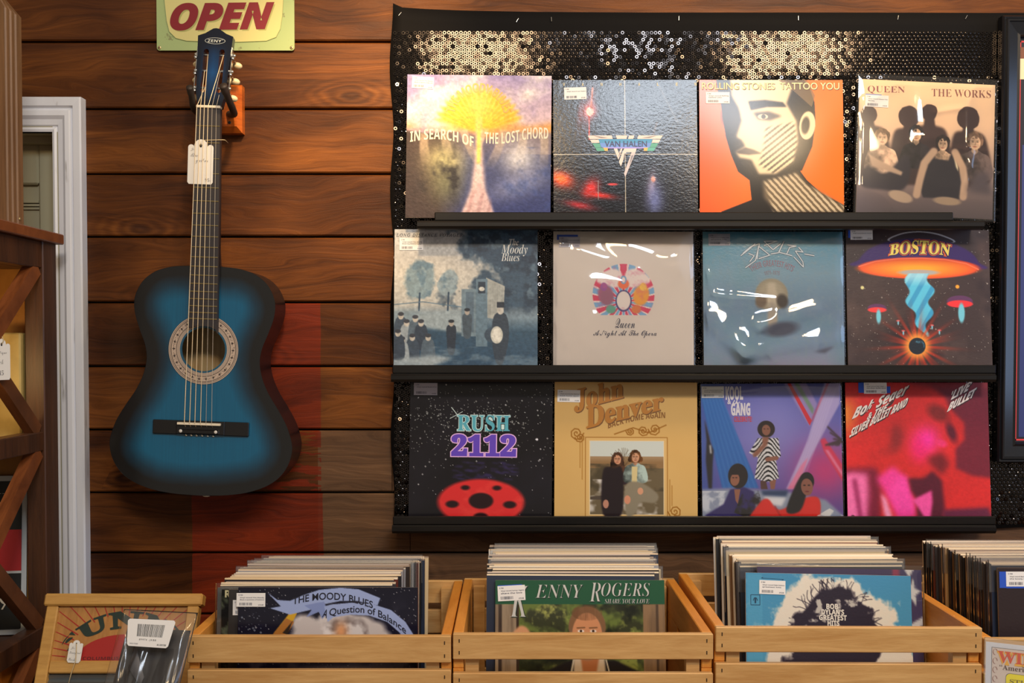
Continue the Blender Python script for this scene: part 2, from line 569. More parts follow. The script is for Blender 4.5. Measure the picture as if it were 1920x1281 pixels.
        return mb.build('outer_plastic', None, self.o)
    def place(self, px, py_bottom, Y, roll=0.0, lean=6.0, yaw=0.0, up=0.0):
        p = at(px, py_bottom, Y)
        lz = LEDGE_Z[0 if py_bottom < 500 else 1 if py_bottom < 800 else 2]
        if True:
            p.z = lz + 0.0008 + getattr(self, 'pad', 0.0) + abs(math.sin(R(roll))) * self.w / 2 + up
        self.o.location = p
        self.o.rotation_mode = 'XYZ'
        self.o.rotation_euler = (R(-lean), R(roll), R(yaw))
        return self

def person(a, x, y, s, hair, skin, top, low=None, arms=True, hairlong=0.0, lean=0.0):
    """a small plain half-figure in a printed picture: head centre x, y, head radius s"""
    sd = int(x * 977 + y * 331) % 1000
    nz = a.noise(int(6 / s) // 6 + 6, int(6 / s) // 6 + 6, sd, 4)
    def shade(m, c, k):      # printed photograph: tone varies over the shape
        t = np.clip(1 + k * (nz - .5) - .35 * np.clip((x - a.U) / (2 * s), -1, 1), .35, 1.35)[..., None]
        a.lay(m, np.clip(np.array(c, float) * t, 0, 255))
    shade(a.polymask([(x - 2.1 * s + lean, y + 4.8 * s), (x - 1.9 * s + lean, y + 2.1 * s), (x - .9 * s, y + 1.45 * s), (x - .4 * s, y + 1.15 * s), (x + .4 * s, y + 1.15 * s), (x + .9 * s, y + 1.45 * s), (x + 1.9 * s + lean, y + 2.1 * s), (x + 2.1 * s + lean, y + 4.8 * s)], True), top, 1.1)
    shade(a.polymask([(x - .36 * s, y + .5 * s), (x + .36 * s, y + .5 * s), (x + .42 * s, y + 1.35 * s), (x, y + 1.75 * s), (x - .42 * s, y + 1.35 * s)]), tuple(c * .8 for c in skin), .5)
    hm = a.blur(a.ellmask(x, y - .12 * s, 1.08 * s, 1.15 * s), .12 * s)
    if hairlong: hm = np.maximum(hm, a.polymask([(x - 1.05 * s, y - .1 * s), (x + 1.05 * s, y - .1 * s), (x + 1.2 * s, y + hairlong * s), (x - 1.2 * s, y + hairlong * s)], True))
    n2 = a.noise(int(3 / s), int(3 / s), sd + 3, 3)
    shade(np.clip((hm - .5 + (n2 - .5) * .9) * 4 + .5, 0, 1), hair, 1.6)
    fm = a.ellmask(x + .03 * s, y + .2 * s, .68 * s, .9 * s)
    shade(fm, skin, .5)
    d = tuple(c * 0.4 for c in skin)
    for e in (-0.28, 0.3):
        a.ell(x + e * s, y + 0.08 * s, 0.15 * s, 0.07 * s, d, 0, .05 * s, .9); a.ell(x + e * s, y - 0.08 * s, 0.2 * s, 0.05 * s, d, 0, .05 * s, .7)
    a.ell(x, y + 0.70 * s, 0.24 * s, 0.07 * s, (min(255, d[0] * 1.7), d[1], d[2]), 0, .05 * s, .9)
    a.line([(x + .03 * s, y + .05 * s), (x + .1 * s, y + .42 * s), (x - .06 * s, y + .45 * s)], 0.07 * s, tuple(c * .62 for c in skin))
    a.lay(np.clip((n2 - .45) * 8, 0, 1) * a.ellmask(x, y - .62 * s, .72 * s, .35 * s), hair, .9)

NW = 256
SLEEVES = []

# --- top row ---------------------------------------------------------
def art_fan():
    a = Art(NW)
    a.vgrad([(0, (168, 152, 190)), (.35, (222, 190, 190)), (.42, (120, 105, 120)), (.6, (66, 72, 108)), (1, (58, 66, 118))])
    c = a.noise(3, 4, 5, 5)
    a.lay((c - .45) * 4 * (a.V < .4), (250, 236, 224), .9)
    a.lay((a.noise(4, 4, 8, 4) - .5) * 5 * (a.V < .42), (140, 126, 180), .6)
    a.poly([(0, .34), (.18, .40), (.36, .33), (.5, .28), (.66, .33), (.85, .36), (1, .33), (1, .40), (.7, .40), (.56, .44), (.42, .40), (.2, .39), (0, .37)], (236, 160, 70), .02, .85)
    # fan of golden light
    ang = np.arctan2(.40 - a.V, a.U - .5); rad = np.hypot(a.U - .5, a.V - .40)
    fan = np.clip((.31 + .02 * np.sin(ang * 40) - rad) * 30, 0, 1) * (a.V < .42) * np.clip((np.sin(ang) - .18) * 6, 0, 1)
    a.lay(a.blur(fan, .008), (242, 182, 44), .96)
    rays = (np.sin(ang * 46 + 3 * a.noise(6, 6, 3)) > .35) * fan
    a.lay(rays * np.clip(rad / .3, .1, 1), (250, 216, 110), .55)
    a.glow(.5, .2, .09, .1, (252, 214, 120), .6)
    # lower half
    low = np.clip((a.V - .385 - .02 * np.sin(a.U * 9)) * 60, 0, 1)
    a.lay(low * np.clip((.42 - a.U) * 5, 0, 1), (64, 50, 44), .9)
    a.lay(low * np.clip((a.U - .6) * 5, 0, 1) * (a.V < .55), (150, 132, 130), .6)
    sw = np.sin((a.U - .5) * 46 / (1 + 1.5 * (a.V - .4)) + np.sign(a.U - .5) * (a.V - .4) * 22) > .35
    a.lay(a.blur(sw * low * np.clip((.66 - a.V) * 6, 0, 1) * (np.abs(a.U - .5) < .48), .003), (226, 196, 160), .55)
    a.glow(.27, .60, .13, .12, (206, 196, 138), .9); a.glow(.28, .76, .12, .14, (112, 112, 84), .8)
    a.lay((a.noise(9, 9, 21) - .52) * 5 * np.exp(-((a.U - .28) / .17) ** 2 - ((a.V - .7) / .2) ** 2), (36, 34, 40), .8)
    a.glow(.78, .58, .13, .12, (226, 218, 214), .9); a.glow(.78, .76, .2, .08, (170, 170, 196), .7, rot=-20)
    a.lay((a.noise(7, 9, 31) - .5) * 4 * np.clip((a.U - .6) * 6, 0, 1) * low * (a.V > .5), (60, 80, 140), .6)
    a.poly([(.49, .3), (.51, .3), (.53, .6), (.55, .8), (.61, 1), (.38, 1), (.45, .8), (.475, .6)], (226, 196, 190), .012)
    a.poly([(.485, .2), (.515, .2), (.512, .62), (.49, .62)], (250, 206, 90), .008)
    a.poly([(.5, .72), (.55, .82), (.6, .94), (.61, 1), (.38, 1), (.41, .92), (.46, .82)], (214, 180, 178), .01)
    a.lay(np.clip(np.sin(a.U * 90 + a.V * 20), 0, 1) * a.ellmask(.5, .95, .1, .14, 0, .04), (170, 128, 130), .5)
    a.grain(.25, 4)
    return a
s = Sleeve(art_fan(), CARD_SOFT, 'record sleeve with a golden fan of light over dark swirls and pale globes', edge=(225, 212, 190))
s.lettering([('IN SEARCH OF', 'sans', lambda a, b: (.025 + a * .44, .475 - b * .075 - .028 * math.sin(a * 3.1) + .035 * a * a), (234, 214, 180)),
             ('THE LOST CHORD', 'sans', lambda a, b: (.54 + a * .44, .478 - b * .08 - .03 * a + .012 * math.sin(a * 6)), (234, 214, 184)),
             ('THE MOODY BLUES', 'sans', arcmap(.5, .29, .17, .235, 172, 8), (228, 158, 30))])
s.sticker(.035, .012, ['Vinyl record The Moody', 'Blues in Search of the Lost'], rot=3)
s.place(896, 408, -.056, .6, 4.0, up=.006); SLEEVES.append(s)

def art_quarters():
    a = Art(NW, (24, 24, 30))
    a.lay(a.noise(3, 3, 11) - .3, (36, 34, 42), .7)
    a.glow(.25, .2, .035, .14, (150, 40, 30), .7, 12); a.glow(.255, .22, .05, .05, (230, 90, 60), .95)
    a.ell(.255, .225, .026, .03, (236, 190, 170)); a.line([(.262, .2), (.275, .06)], .012, (190, 110, 80))
    a.line([(.25, .26), (.25, .42)], .008, (200, 70, 50)); a.glow(.19, .24, .02, .1, (120, 40, 34), .8, 8)
    a.glow(.06, .70, .085, .055, (255, 70, 30), 1, 20); a.glow(.05, .69, .05, .03, (255, 130, 50), .9, 20)
    a.glow(.26, .76, .05, .07, (232, 44, 40), .95, 30); a.glow(.32, .81, .1, .02, (236, 54, 44), .95, 8); a.glow(.18, .88, .1, .025, (220, 50, 60), .8, 12)
    a.glow(.13, .95, .09, .015, (226, 60, 50), .9); a.ell(.41, .735, .035, .008, (226, 70, 70), 0, .006); a.line([(.31, .71), (.31, .84)], .004, (160, 150, 150))
    a.glow(.68, .74, .03, .09, (190, 170, 190), .7, 6); a.glow(.7, .84, .06, .12, (120, 130, 190), .8); a.ell(.69, .7, .015, .02, (210, 150, 140), 0, .01)
    a.line([(.72, .3), (.69, .4), (.66, .48)], .006, (150, 100, 50), .004); a.line([(.74, .05), (.86, .3)], .01, (120, 116, 110), .006, .7)
    a.rect(.4965, 0, .5, 1, (206, 196, 176)); a.rect(0, .523, 1, .527, (206, 196, 176))
    a.grain(.3, 6)
    return a
s = Sleeve(art_quarters(), CARD_TEX, 'black record sleeve quartered by thin pale lines with a winged silver emblem', edge=(70, 66, 66))
def vh(x, y): return ((x + 0.0) / 1708 * 160 + 1100 - 1038.5) / 270.0, (y / 1281 * 120 + 230 - 151) / 270.0
SIL, GRN, TEAL, BLU, GLD, LAV = (226, 208, 196), (74, 160, 132), (44, 140, 186), (96, 140, 214), (226, 176, 70), (160, 140, 220)
def P(*pts): return [vh(*p) for p in pts]
s.shapes([(P((30, 290), (510, 290), (530, 362), (70, 362)), SIL, 1), (P((75, 375), (250, 375), (265, 440), (110, 440)), SIL, 1),
          (P((120, 450), (270, 450), (300, 535), (175, 535)), GRN, 1), (P((180, 540), (430, 540), (430, 606), (215, 606)), GRN, 1),
          (P((1535, 290), (1045, 290), (1020, 362), (1490, 362)), SIL, 1), (P((1485, 375), (1330, 375), (1310, 440), (1450, 440)), SIL, 1),
          (P((1440, 450), (1300, 450), (1270, 530), (1400, 530)), GRN, 1), (P((1390, 535), (1150, 535), (1150, 606), (1350, 606)), (80, 170, 150), 1),
          (P((590, 290), (825, 290), (805, 362), (615, 362)), SIL, 1), (P((860, 290), (965, 290), (940, 362), (835, 362)), SIL, 1),
          (P((340, 540), (430, 540), (430, 606), (370, 606)), GLD, 2), (P((1150, 540), (1230, 540), (1215, 606), (1150, 606)), GLD, 2),
          (P((245, 366), (1325, 366), (1300, 445), (270, 445)), TEAL, 2), (P((270, 445), (1300, 445), (1270, 530), (300, 530)), BLU, 2), (P((300, 530), (1270, 530), (1150, 556), (430, 556)), LAV, 2),
          (P((550, 556), (620, 556), (650, 650), (695, 556), (725, 556), (640, 785)), SIL, 1), (P((725, 620), (760, 556), (1005, 556), (985, 632), (800, 632), (690, 918), (650, 830)), SIL, 1),
          (P((905, 632), (985, 632), (775, 1135), (750, 1060)), (206, 192, 190), 1),
          (P((150, 300), (430, 335), (300, 340)), (130, 110, 104), 3), (P((1400, 300), (1120, 335), (1260, 340)), (130, 110, 104), 3),
          (P((660, 640), (690, 640), (640, 740)), (140, 128, 128), 3), (P((760, 660), (800, 660), (735, 800)), (120, 110, 112), 3), (P((900, 700), (945, 690), (860, 900)), (130, 124, 136), 3)], 'winged_emblem')
s.lettering([('VAN HALEN', 'plain', lambda a, b: vh(372 + a * 840, 520 - b * (115 if True else 0)), (18, 30, 80), .012, 4)] +
            [(ch, 'sans', boxmap(.075 + .131 * i - .007, .02, .075 + .131 * i + .007, .042), (206, 190, 140)) for i, ch in enumerate('VANHALEN')])
s.sticker(.075, .055, ['Vinyl record van halen'], w=.155, h=.085, rot=-1.5)
s.place(1173.5, 421, -.048, -.1, 4.5); SLEEVES.append(s)

def art_portrait():
    a = Art(NW, (245, 112, 38))
    a.lay(np.clip(.3 - a.U, 0, 1) * 2 + np.clip(a.V - .75, 0, 1), (240, 84, 50), .7)
    def q(x, y): return (x - 70) / 1205.0, (y - 62) / 1230.0
    K = (28, 24, 24); C = (226, 200, 160); G = (128, 108, 84)
    a.poly([q(480, 900), q(500, 1100), q(250, 1200), q(200, 1300), q(1290, 1300), q(1290, 1150), q(1080, 1040), q(960, 930), q(910, 860), q(880, 780)], K)
    a.poly([q(210, 40), q(230, 180), q(250, 260), q(275, 450), q(290, 560), q(335, 720), q(390, 860), q(480, 930), q(640, 910), q(800, 860), q(920, 850), q(1010, 640), q(1040, 430), q(1035, 260), q(990, 120), q(930, 40)], K)
    a.poly([q(330, 40), q(340, 200), q(390, 300), q(420, 420), q(375, 560), q(420, 590), q(450, 640), q(370, 690), q(400, 740), q(500, 760), q(560, 880), q(700, 880), q(850, 780), q(890, 600), q(880, 420), q(800, 270), q(850, 130), q(760, 40)], C, .008)
    a.lay(a.polymask([q(700, 40), q(860, 160), q(1010, 300), q(1040, 200), q(960, 40)]), (120, 96, 66), .8)
    a.poly([q(480, 250), q(620, 240), q(770, 260), q(800, 300), q(640, 300), q(500, 330)], K, .006); a.poly([q(520, 350), q(650, 340), q(760, 380), q(660, 420), q(560, 410)], (60, 48, 40), .008)
    a.ell(*q(600, 385), .035, .018, C); a.ell(*q(605, 385), .016, .016, K)
    a.ell(*q(330, 380), .06, .09, (44, 36, 32), 0, .03)
    a.poly([q(370, 690), q(450, 650), q(520, 670), q(590, 705), q(480, 715), q(400, 705)], (70, 54, 44), .005)
    a.poly([q(400, 760), q(500, 770), q(470, 830), q(420, 850)], K, .01)
    a.ell(*q(970, 460), .055, .1, C, 8, .006); a.ell(*q(955, 460), .028, .06, K, 8, .012)
    a.poly([q(590, 940), q(780, 900), q(880, 860), q(960, 960), q(1280, 1150), q(1280, 1200), q(700, 1200), q(600, 1080)], (110, 94, 74), .012)
    # plain slanting hatch on cheek and neck
    h = np.sin((a.U * .8 + a.V) * 150) > .1
    cheek = a.polymask([q(620, 480), q(860, 430), q(890, 620), q(850, 790), q(690, 880), q(560, 800), q(600, 640)])
    neck = a.polymask([q(600, 940), q(870, 870), q(950, 960), q(1280, 1160), q(1280, 1200), q(680, 1200)])
    a.lay(a.blur(cheek, .01) * h, K, .75)
    a.lay(a.blur(neck, .008) * (np.sin((a.U * 1.1 - a.V) * 130) > 0), (222, 200, 165), .8)
    return a
s = Sleeve(art_portrait(), CARD_GLOSS, 'orange record sleeve with one large black and cream portrait', bulge=.003, edge=(120, 96, 80), curl=-.004)
s.lettering([('ROLLING STONES  TATTOO YOU', 'plain', boxmap(.018, .068, .975, .02), (240, 214, 150), .006, 2),
             ('ROLLING STONES  TATTOO YOU', 'plain', boxmap(.022, .072, .979, .024), (90, 44, 30), .006, 1)])
s.sticker(.045, .088, ['Vinyl record Rolling', 'tattoo you'], w=.165, h=.08)
s.place(1448, 421, -.048, .1, 4.5); SLEEVES.append(s)

def art_four():
    a = Art(NW)
    a.vgrad([(0, (238, 206, 168)), (.45, (226, 190, 160)), (.7, (170, 144, 132)), (.88, (112, 96, 96)), (1, (92, 80, 82))])
    def q(x, y): return (x - 118) / 1030.0, (y - 85) / 1110.0
    D = (62, 44, 44)
    for x, y, r, top in ((195, 380, 62, 470), (498, 385, 78, 480), (650, 340, 60, 450), (945, 375, 84, 480)):
        a.lay(np.clip((a.ellmask(*q(x, y), r / 1030, r * 1.15 / 1110, 0, .03) - .5 + (a.noise(16, 16, x) - .5) * .5) * 5 + .5, 0, 1), D); a.poly([q(x - 32, y + 30), q(x + 36, y + 30), q(x + 50, top + 40), q(x - 46, top + 40)], D, .006)
        a.poly([q(x - 120, 900), q(x - 115, top + 60), q(x - 40, top), q(x + 50, top), q(x + 140, top + 70), q(x + 170, 900)], D, .008, smooth=True)
    sk = (214, 178, 146)
    for x, y, r, hair, top in ((300, 560, 55, (110, 84, 60), (196, 164, 138)), (555, 520, 52, (34, 28, 30), (40, 34, 38)), (1000, 560, 60, (116, 90, 72), (96, 80, 76))):
        u, v = q(x, y); person(a, u, v, r / 1030, hair, sk, top)
    a.poly([q(150, 960), q(190, 800), q(330, 860), q(470, 700), q(520, 800), q(470, 980), q(300, 990)], (48, 42, 52), .008, smooth=True)
    a.poly([q(200, 700), q(230, 800), q(450, 870), q(460, 840), q(300, 760)], (204, 172, 144), .005)
    u, v = q(755, 590); person(a, u, v, .05, (40, 30, 30), sk, sk)
    a.poly([q(690, 640), q(700, 720), q(800, 730), q(830, 640), q(860, 780), q(960, 960), q(890, 1040), q(620, 1040), q(580, 940), q(650, 780)], (44, 40, 48), .004)
    for pts in (((690, 660), (620, 760), (590, 900), (570, 1020)), ((850, 660), (910, 780), (930, 900), (920, 1020))): a.line([q(*p) for p in pts], .055, (206, 172, 144), .004)
    a.ell(*q(450, 1040), .09, .04, (190, 164, 140), 15, .01); a.ell(*q(800, 1060), .1, .03, (176, 150, 124), 3, .01)
    a.poly([q(940, 980), q(1000, 830), q(1100, 800), q(1140, 1000)], (92, 80, 84), .02)
    a.lay(np.clip((.25 - a.U) * 2, 0, 1) * np.clip((a.V - .4) * 2, 0, 1), (130, 120, 150), .5)
    return a
s = Sleeve(art_four(), CARD_GLOSS, 'sepia record sleeve of four seated figures with dark shadows, tilted in clear plastic', bulge=.003, edge=(200, 180, 160), size=.297)
s.lettering([('QUEEN', 'serif', boxmap(.06, .104, .335, .045, 1), (126, 44, 50), -.012), ('THE WORKS', 'serif', boxmap(.53, .104, .97, .045, 1), (126, 70, 62), -.012)])
s.sticker(.045, .115, ['Vinyl record Queen The', 'Works'], w=.17, h=.09, rot=1, tape=[(0, -.06, .7, .3)])
s.film(3, .003, .006, .012, .003, [(.05, .2, .06, .9, .02, .0016), (.55, .24, .75, .2, .02, .0016), (.66, .48, .92, .50, .014, .0014), (.82, .52, .78, .72, .014, .0014), (.45, .42, .62, .42, .05, .0028)])
s.place(1732, 413, -.048, 2.6, 4.5); SLEEVES.append(s)

# --- middle row ------------------------------------------------------
def art_park():
    a = Art(NW)
    a.vgrad([(0, (176, 178, 180)), (.3, (196, 192, 182)), (.53, (178, 178, 172)), (.6, (130, 148, 160)), (.72, (50, 78, 100)), (1, (46, 74, 100))])
    D, Mi, L = (44, 66, 88), (84, 112, 132), (176, 182, 180)
    right = np.clip((a.U - .42) * 8 + (a.noise(8, 8, 5) - .5) * 5, 0, 1) * np.clip((.62 - a.V) * 12, 0, 1)
    a.lay(right, (56, 78, 98), 1); a.lay((a.noise(14, 14, 9) - .46) * 6 * right, (34, 50, 68), .8); a.lay((a.noise(18, 18, 19) - .55) * 6 * right, (112, 134, 148), .6)
    def tree(x, y, rx, ry, c, c2, seed):
        m = np.clip((1 - ((a.U - x) / rx) ** 2 - ((a.V - y) / ry) ** 2) * 3 + (a.noise(12, 12, seed) - .5) * 4, 0, 1)
        a.lay(m, c, .95); a.lay(m * np.clip((a.noise(20, 20, seed + 1) - .48) * 6, 0, 1), c2, .7)
        a.line([(x, y + ry * .6), (x - .005, .57)], .012, D)
    tree(.18, .36, .12, .15, (122, 144, 154), Mi, 30); tree(.38, .38, .075, .11, (136, 154, 162), Mi, 40)
    a.line([(0, .53), (.2, .51), (.5, .55)], .006, Mi)
    a.poly([(.14, .6), (.45, .57), (.6, .68), (.55, .74), (.22, .69)], (150, 164, 170), .01); a.poly([(0, .58), (.2, .57), (.1, .66), (0, .68)], (128, 146, 156), .02)
    a.rect(.47, .42, .58, .75, (110, 130, 142)); a.rect(.5, .44, .555, .72, (88, 108, 124)); a.poly([(.64, .34), (.77, .4), (.76, .64), (.65, .62)], (164, 166, 160))
    a.rect(.57, .35, .65, .82, (98, 122, 138)); a.rect(.585, .37, .635, .45, (40, 54, 70)); a.ell(.61, .42, .02, .015, (206, 206, 198))
    for k in range(9): a.line([(.66 + .012 * k, .37 + .004 * k), (.66 + .012 * k, .6)], .003, (130, 140, 142))
    for x, y, h, c in ((.51, .60, .16, (70, 84, 96)), (.40, .68, .19, (42, 52, 66))):
        a.poly([(x - .03, y), (x + .03, y), (x + .03, y + h * .55), (x + .02, y + h), (x - .02, y + h), (x - .03, y + h * .55)], c, smooth=True); a.ell(x, y - .02, .017, .022, (170, 160, 150)); a.ell(x, y - .035, .02, .012, (40, 46, 56))
    a.poly([(.7, .6), (.78, .6), (.8, .75), (.76, .93), (.71, .93), (.68, .75)], (50, 62, 76), smooth=True); a.ell(.74, .57, .022, .028, (180, 176, 168)); a.rect(.715, .51, .765, .55, (38, 46, 58))
    a.ell(.69, .74, .06, .055, (60, 76, 92)); a.ell(.715, .74, .042, .06, (196, 196, 186)); a.ell(.715, .74, .03, .045, (214, 212, 202))
    rs = np.random.RandomState(3)
    for i, (x, y) in enumerate(((.05, .63), (.09, .68), (.15, .65), (.19, .68), (.13, .78), (.06, .8), (.24, .78), (.03, .75))):
        c = ((60, 74, 90), (150, 160, 166), (84, 100, 114), (52, 64, 80))[i % 4]
        a.poly([(x - .035, y), (x + .035, y), (x + .045, y + .15), (x - .045, y + .15)], c, smooth=True); a.ell(x, y - .02, .019, .023, (184, 178, 168)); a.ell(x, y - .035, .021, .014, (56, 60, 70))
    a.poly([(0, .92), (.1, .9), (.3, .88), (.42, .9), (.25, .97), (0, 1)], (158, 170, 176), .015); a.lay((a.noise(7, 20, 77) - .55) * 6 * (a.V > .82), (130, 148, 160), .45)
    a.grain(.25, 5)
    return a
s = Sleeve(art_park(), CARD_MATT, 'grey-blue record sleeve picturing a park with trees and small figures', bulge=.001, edge=(190, 188, 180))
s.lettering([('LONG DISTANCE VOYAGER', 'it', boxmap(.012, .052, .475, .03), (52, 58, 70), .01, 1, 1.25), ('The', 'serit', boxmap(.8, .112, .868, .065), (222, 222, 216), -.01),
             ('Moody', 'serit', boxmap(.745, .19, .93, .105), (222, 222, 216), -.01), ('Blues', 'serit', boxmap(.745, .225, .875, .165), (222, 222, 216), -.01)])
s.sticker(.035, .062, ['Vinyl record The Moody', 'Blues long distance voyager'], w=.165, h=.085)
s.place(873, 697, -.048, .1, 4.5, up=.0015); SLEEVES.append(s)

def art_arch():
    a = Art(NW, (214, 204, 196))
    a.lay(a.noise(3, 3, 2), (204, 192, 184), .5)
    cx, cy, r = .5, .455, .222
    ang = np.arctan2(cy + .05 - a.V, a.U - cx); rad = np.hypot(a.U - cx, (a.V - cy) * 1.0)
    arch = np.clip((r - rad) * 200, 0, 1) * (a.V < .60)
    bands = np.sin(ang * 13)
    cols = np.where((bands > .3)[..., None], np.array((206, 62, 96.)), np.where((bands < -.35)[..., None], np.array((120, 168, 208.)), np.array((226, 210, 206.))))
    a.lay(arch, cols)
    for sx in (-1, 1):
        a.poly([(cx + sx * .01, .31), (cx + sx * .07, .27), (cx + sx * .15, .30), (cx + sx * .19, .36), (cx + sx * .12, .39), (cx + sx * .04, .40)], (226, 214, 210), .004, smooth=True)
        a.ell(cx + sx * .125, .46, .055, .075, (150, 96, 120) if sx < 0 else (226, 158, 62), sx * 15, .015); a.ell(cx + sx * .09, .56, .035, .03, (96, 160, 140) if sx < 0 else (206, 120, 70), 0, .01)
        a.ell(cx + sx * .14, .40, .025, .03, (150, 84, 150) if sx < 0 else (232, 190, 80), 0, .006)
    a.ell(cx, .38, .04, .035, (226, 110, 70), 0, .01); a.ell(cx, .35, .022, .03, (110, 160, 200), 0, .004); a.ell(cx, .35, .012, .02, (226, 214, 208))
    a.ell(cx, .5, .058, .078, (70, 66, 120)); a.ell(cx, .498, .048, .066, (222, 212, 206))
    a.lay((a.noise(30, 30, 12) - .5) * 4 * arch * (rad > .09), (200, 90, 130), .35)
    return a
s = Sleeve(art_arch(), CARD_GLOSS, 'white record sleeve in clear plastic with a small colourful arched crest', bulge=.003, edge=(205, 195, 185), size=.307)
s.lettering([('Queen', 'script', boxmap(.44, .695, .58, .625), (44, 40, 66), .0), ('A Night At The Opera', 'script', boxmap(.285, .765, .735, .71), (44, 40, 66), .006)])
s.sticker(.04, .04, ['Vinyl record Queen a night at the', 'opera'], w=.15, h=.075, tape=[(-.1, -.2, .9, .3)], tone=mat('sticker_under_film', (176, 174, 190), .5))
s.film(11, .004, .0035, .003, .004, [(.08, .1, .06, .5, .03, .0015), (.2, .15, .6, .3, .05, .003), (.55, .14, .95, .24, .12, .0075), (.3, .6, .15, .8, .03, .0018), (.88, .1, .72, .4, .09, .005)])
s.place(1169, 696, -.048, .2, 4.5); SLEEVES.append(s)

def art_blue():
    a = Art(NW)
    a.vgrad([(0, (92, 152, 180)), (.3, (132, 164, 184)), (.55, (118, 142, 168)), (.8, (130, 154, 182)), (1, (158, 150, 174))])
    a.lay((a.noise(40, 40, 3, 2) - .5) * 3, (140, 160, 172), .4); a.lay((a.noise(3, 3, 6) - .5) * 3, (90, 150, 160), .4)
    a.ell(.485, .455, .115, .115, (150, 140, 120), 0, .012); a.ell(.485, .45, .1, .1, (178, 168, 148), 0, .05, .8)
    a.poly([(.46, .37), (.51, .37), (.53, .5), (.5, .56), (.47, .56), (.45, .48)], (198, 186, 166), .01); a.ell(.41, .5, .04, .05, (120, 104, 90), 10, .02); a.ell(.56, .5, .04, .05, (74, 66, 62), -10, .02)
    a.ell(.49, .62, .035, .11, (168, 158, 146), 0, .02); a.ell(.55, .7, .12, .05, (80, 84, 104), -8, .03)
    a.poly([(.78, .86), (.88, .83), (.93, .82), (.86, .87)], (92, 96, 116), .01)
    return a
s = Sleeve(art_blue(), CARD_TEX, 'steel-blue record sleeve in glaring crinkled plastic with a small brown roundel', bulge=.003, edge=(150, 180, 200), size=.307)
def eag(x, y): return (x - 92) / 1255.0, (y - 50) / 1150.0
def stroke(pts, w, rgb, lay):
    out = []
    for (xa, ya), (xb, yb) in zip(pts[:-1], pts[1:]):
        L = math.hypot(xb - xa, yb - ya) + 1e-9; nx, ny = -(yb - ya) / L * w / 2, (xb - xa) / L * w / 2
        out.append(([(xa + nx, ya + ny), (xb + nx, yb + ny), (xb - nx, yb - ny), (xa - nx, ya - ny)], rgb, lay))
    return out
EL = [[(470, 350), (560, 290), (600, 150), (520, 175), (450, 230)], [(590, 275), (690, 245), (590, 170), (575, 280)], [(640, 165), (760, 128), (640, 130), (720, 200), (790, 150)], [(700, 235), (770, 225), (820, 130), (770, 220), (890, 250)],
      [(850, 160), (930, 170), (870, 180), (840, 240)], [(905, 260), (990, 345), (985, 300), (920, 210), (990, 220), (950, 180)], [(430, 250), (500, 200), (560, 150)], [(510, 300), (550, 250), (500, 230)], [(1000, 235), (1090, 250)]]
it = []
for ln in EL: it += stroke([eag(*p) for p in ln], .014, (58, 74, 96), 1) + stroke([eag(*p) for p in ln], .0065, (214, 222, 228), 2)
s.shapes(it, 'outlined_logo')
s.lettering([('THEIR GREATEST HITS', 'sans', arcmap(.49, .52, .27, .315, 122, 58), (140, 96, 116), -.01), ('1971–1975', 'sans', arcmap(.49, .52, .21, .24, 104, 76), (128, 112, 128), -.01)])
s.sticker(.04, .015, ['Vinyl record Eagles their', 'greatest hits'], w=.155, h=.085, tone=mat('sticker_under_film', (176, 174, 190), .5))
s.film(23, .004, .0035, .003, .004, [(.06, .3, .09, .44, .018, .0018), (.09, .45, .5, .49, .022, .002), (.06, .6, .3, .85, .08, .0062), (.3, .85, .95, .74, .06, .0042), (.28, .8, .4, .66, .06, .0042), (.4, .66, .8, .55, .06, .0044), (.02, .03, .06, .4, .02, .0016)])
s.place(1451.5, 696, -.048, 0, 4.5); SLEEVES.append(s)

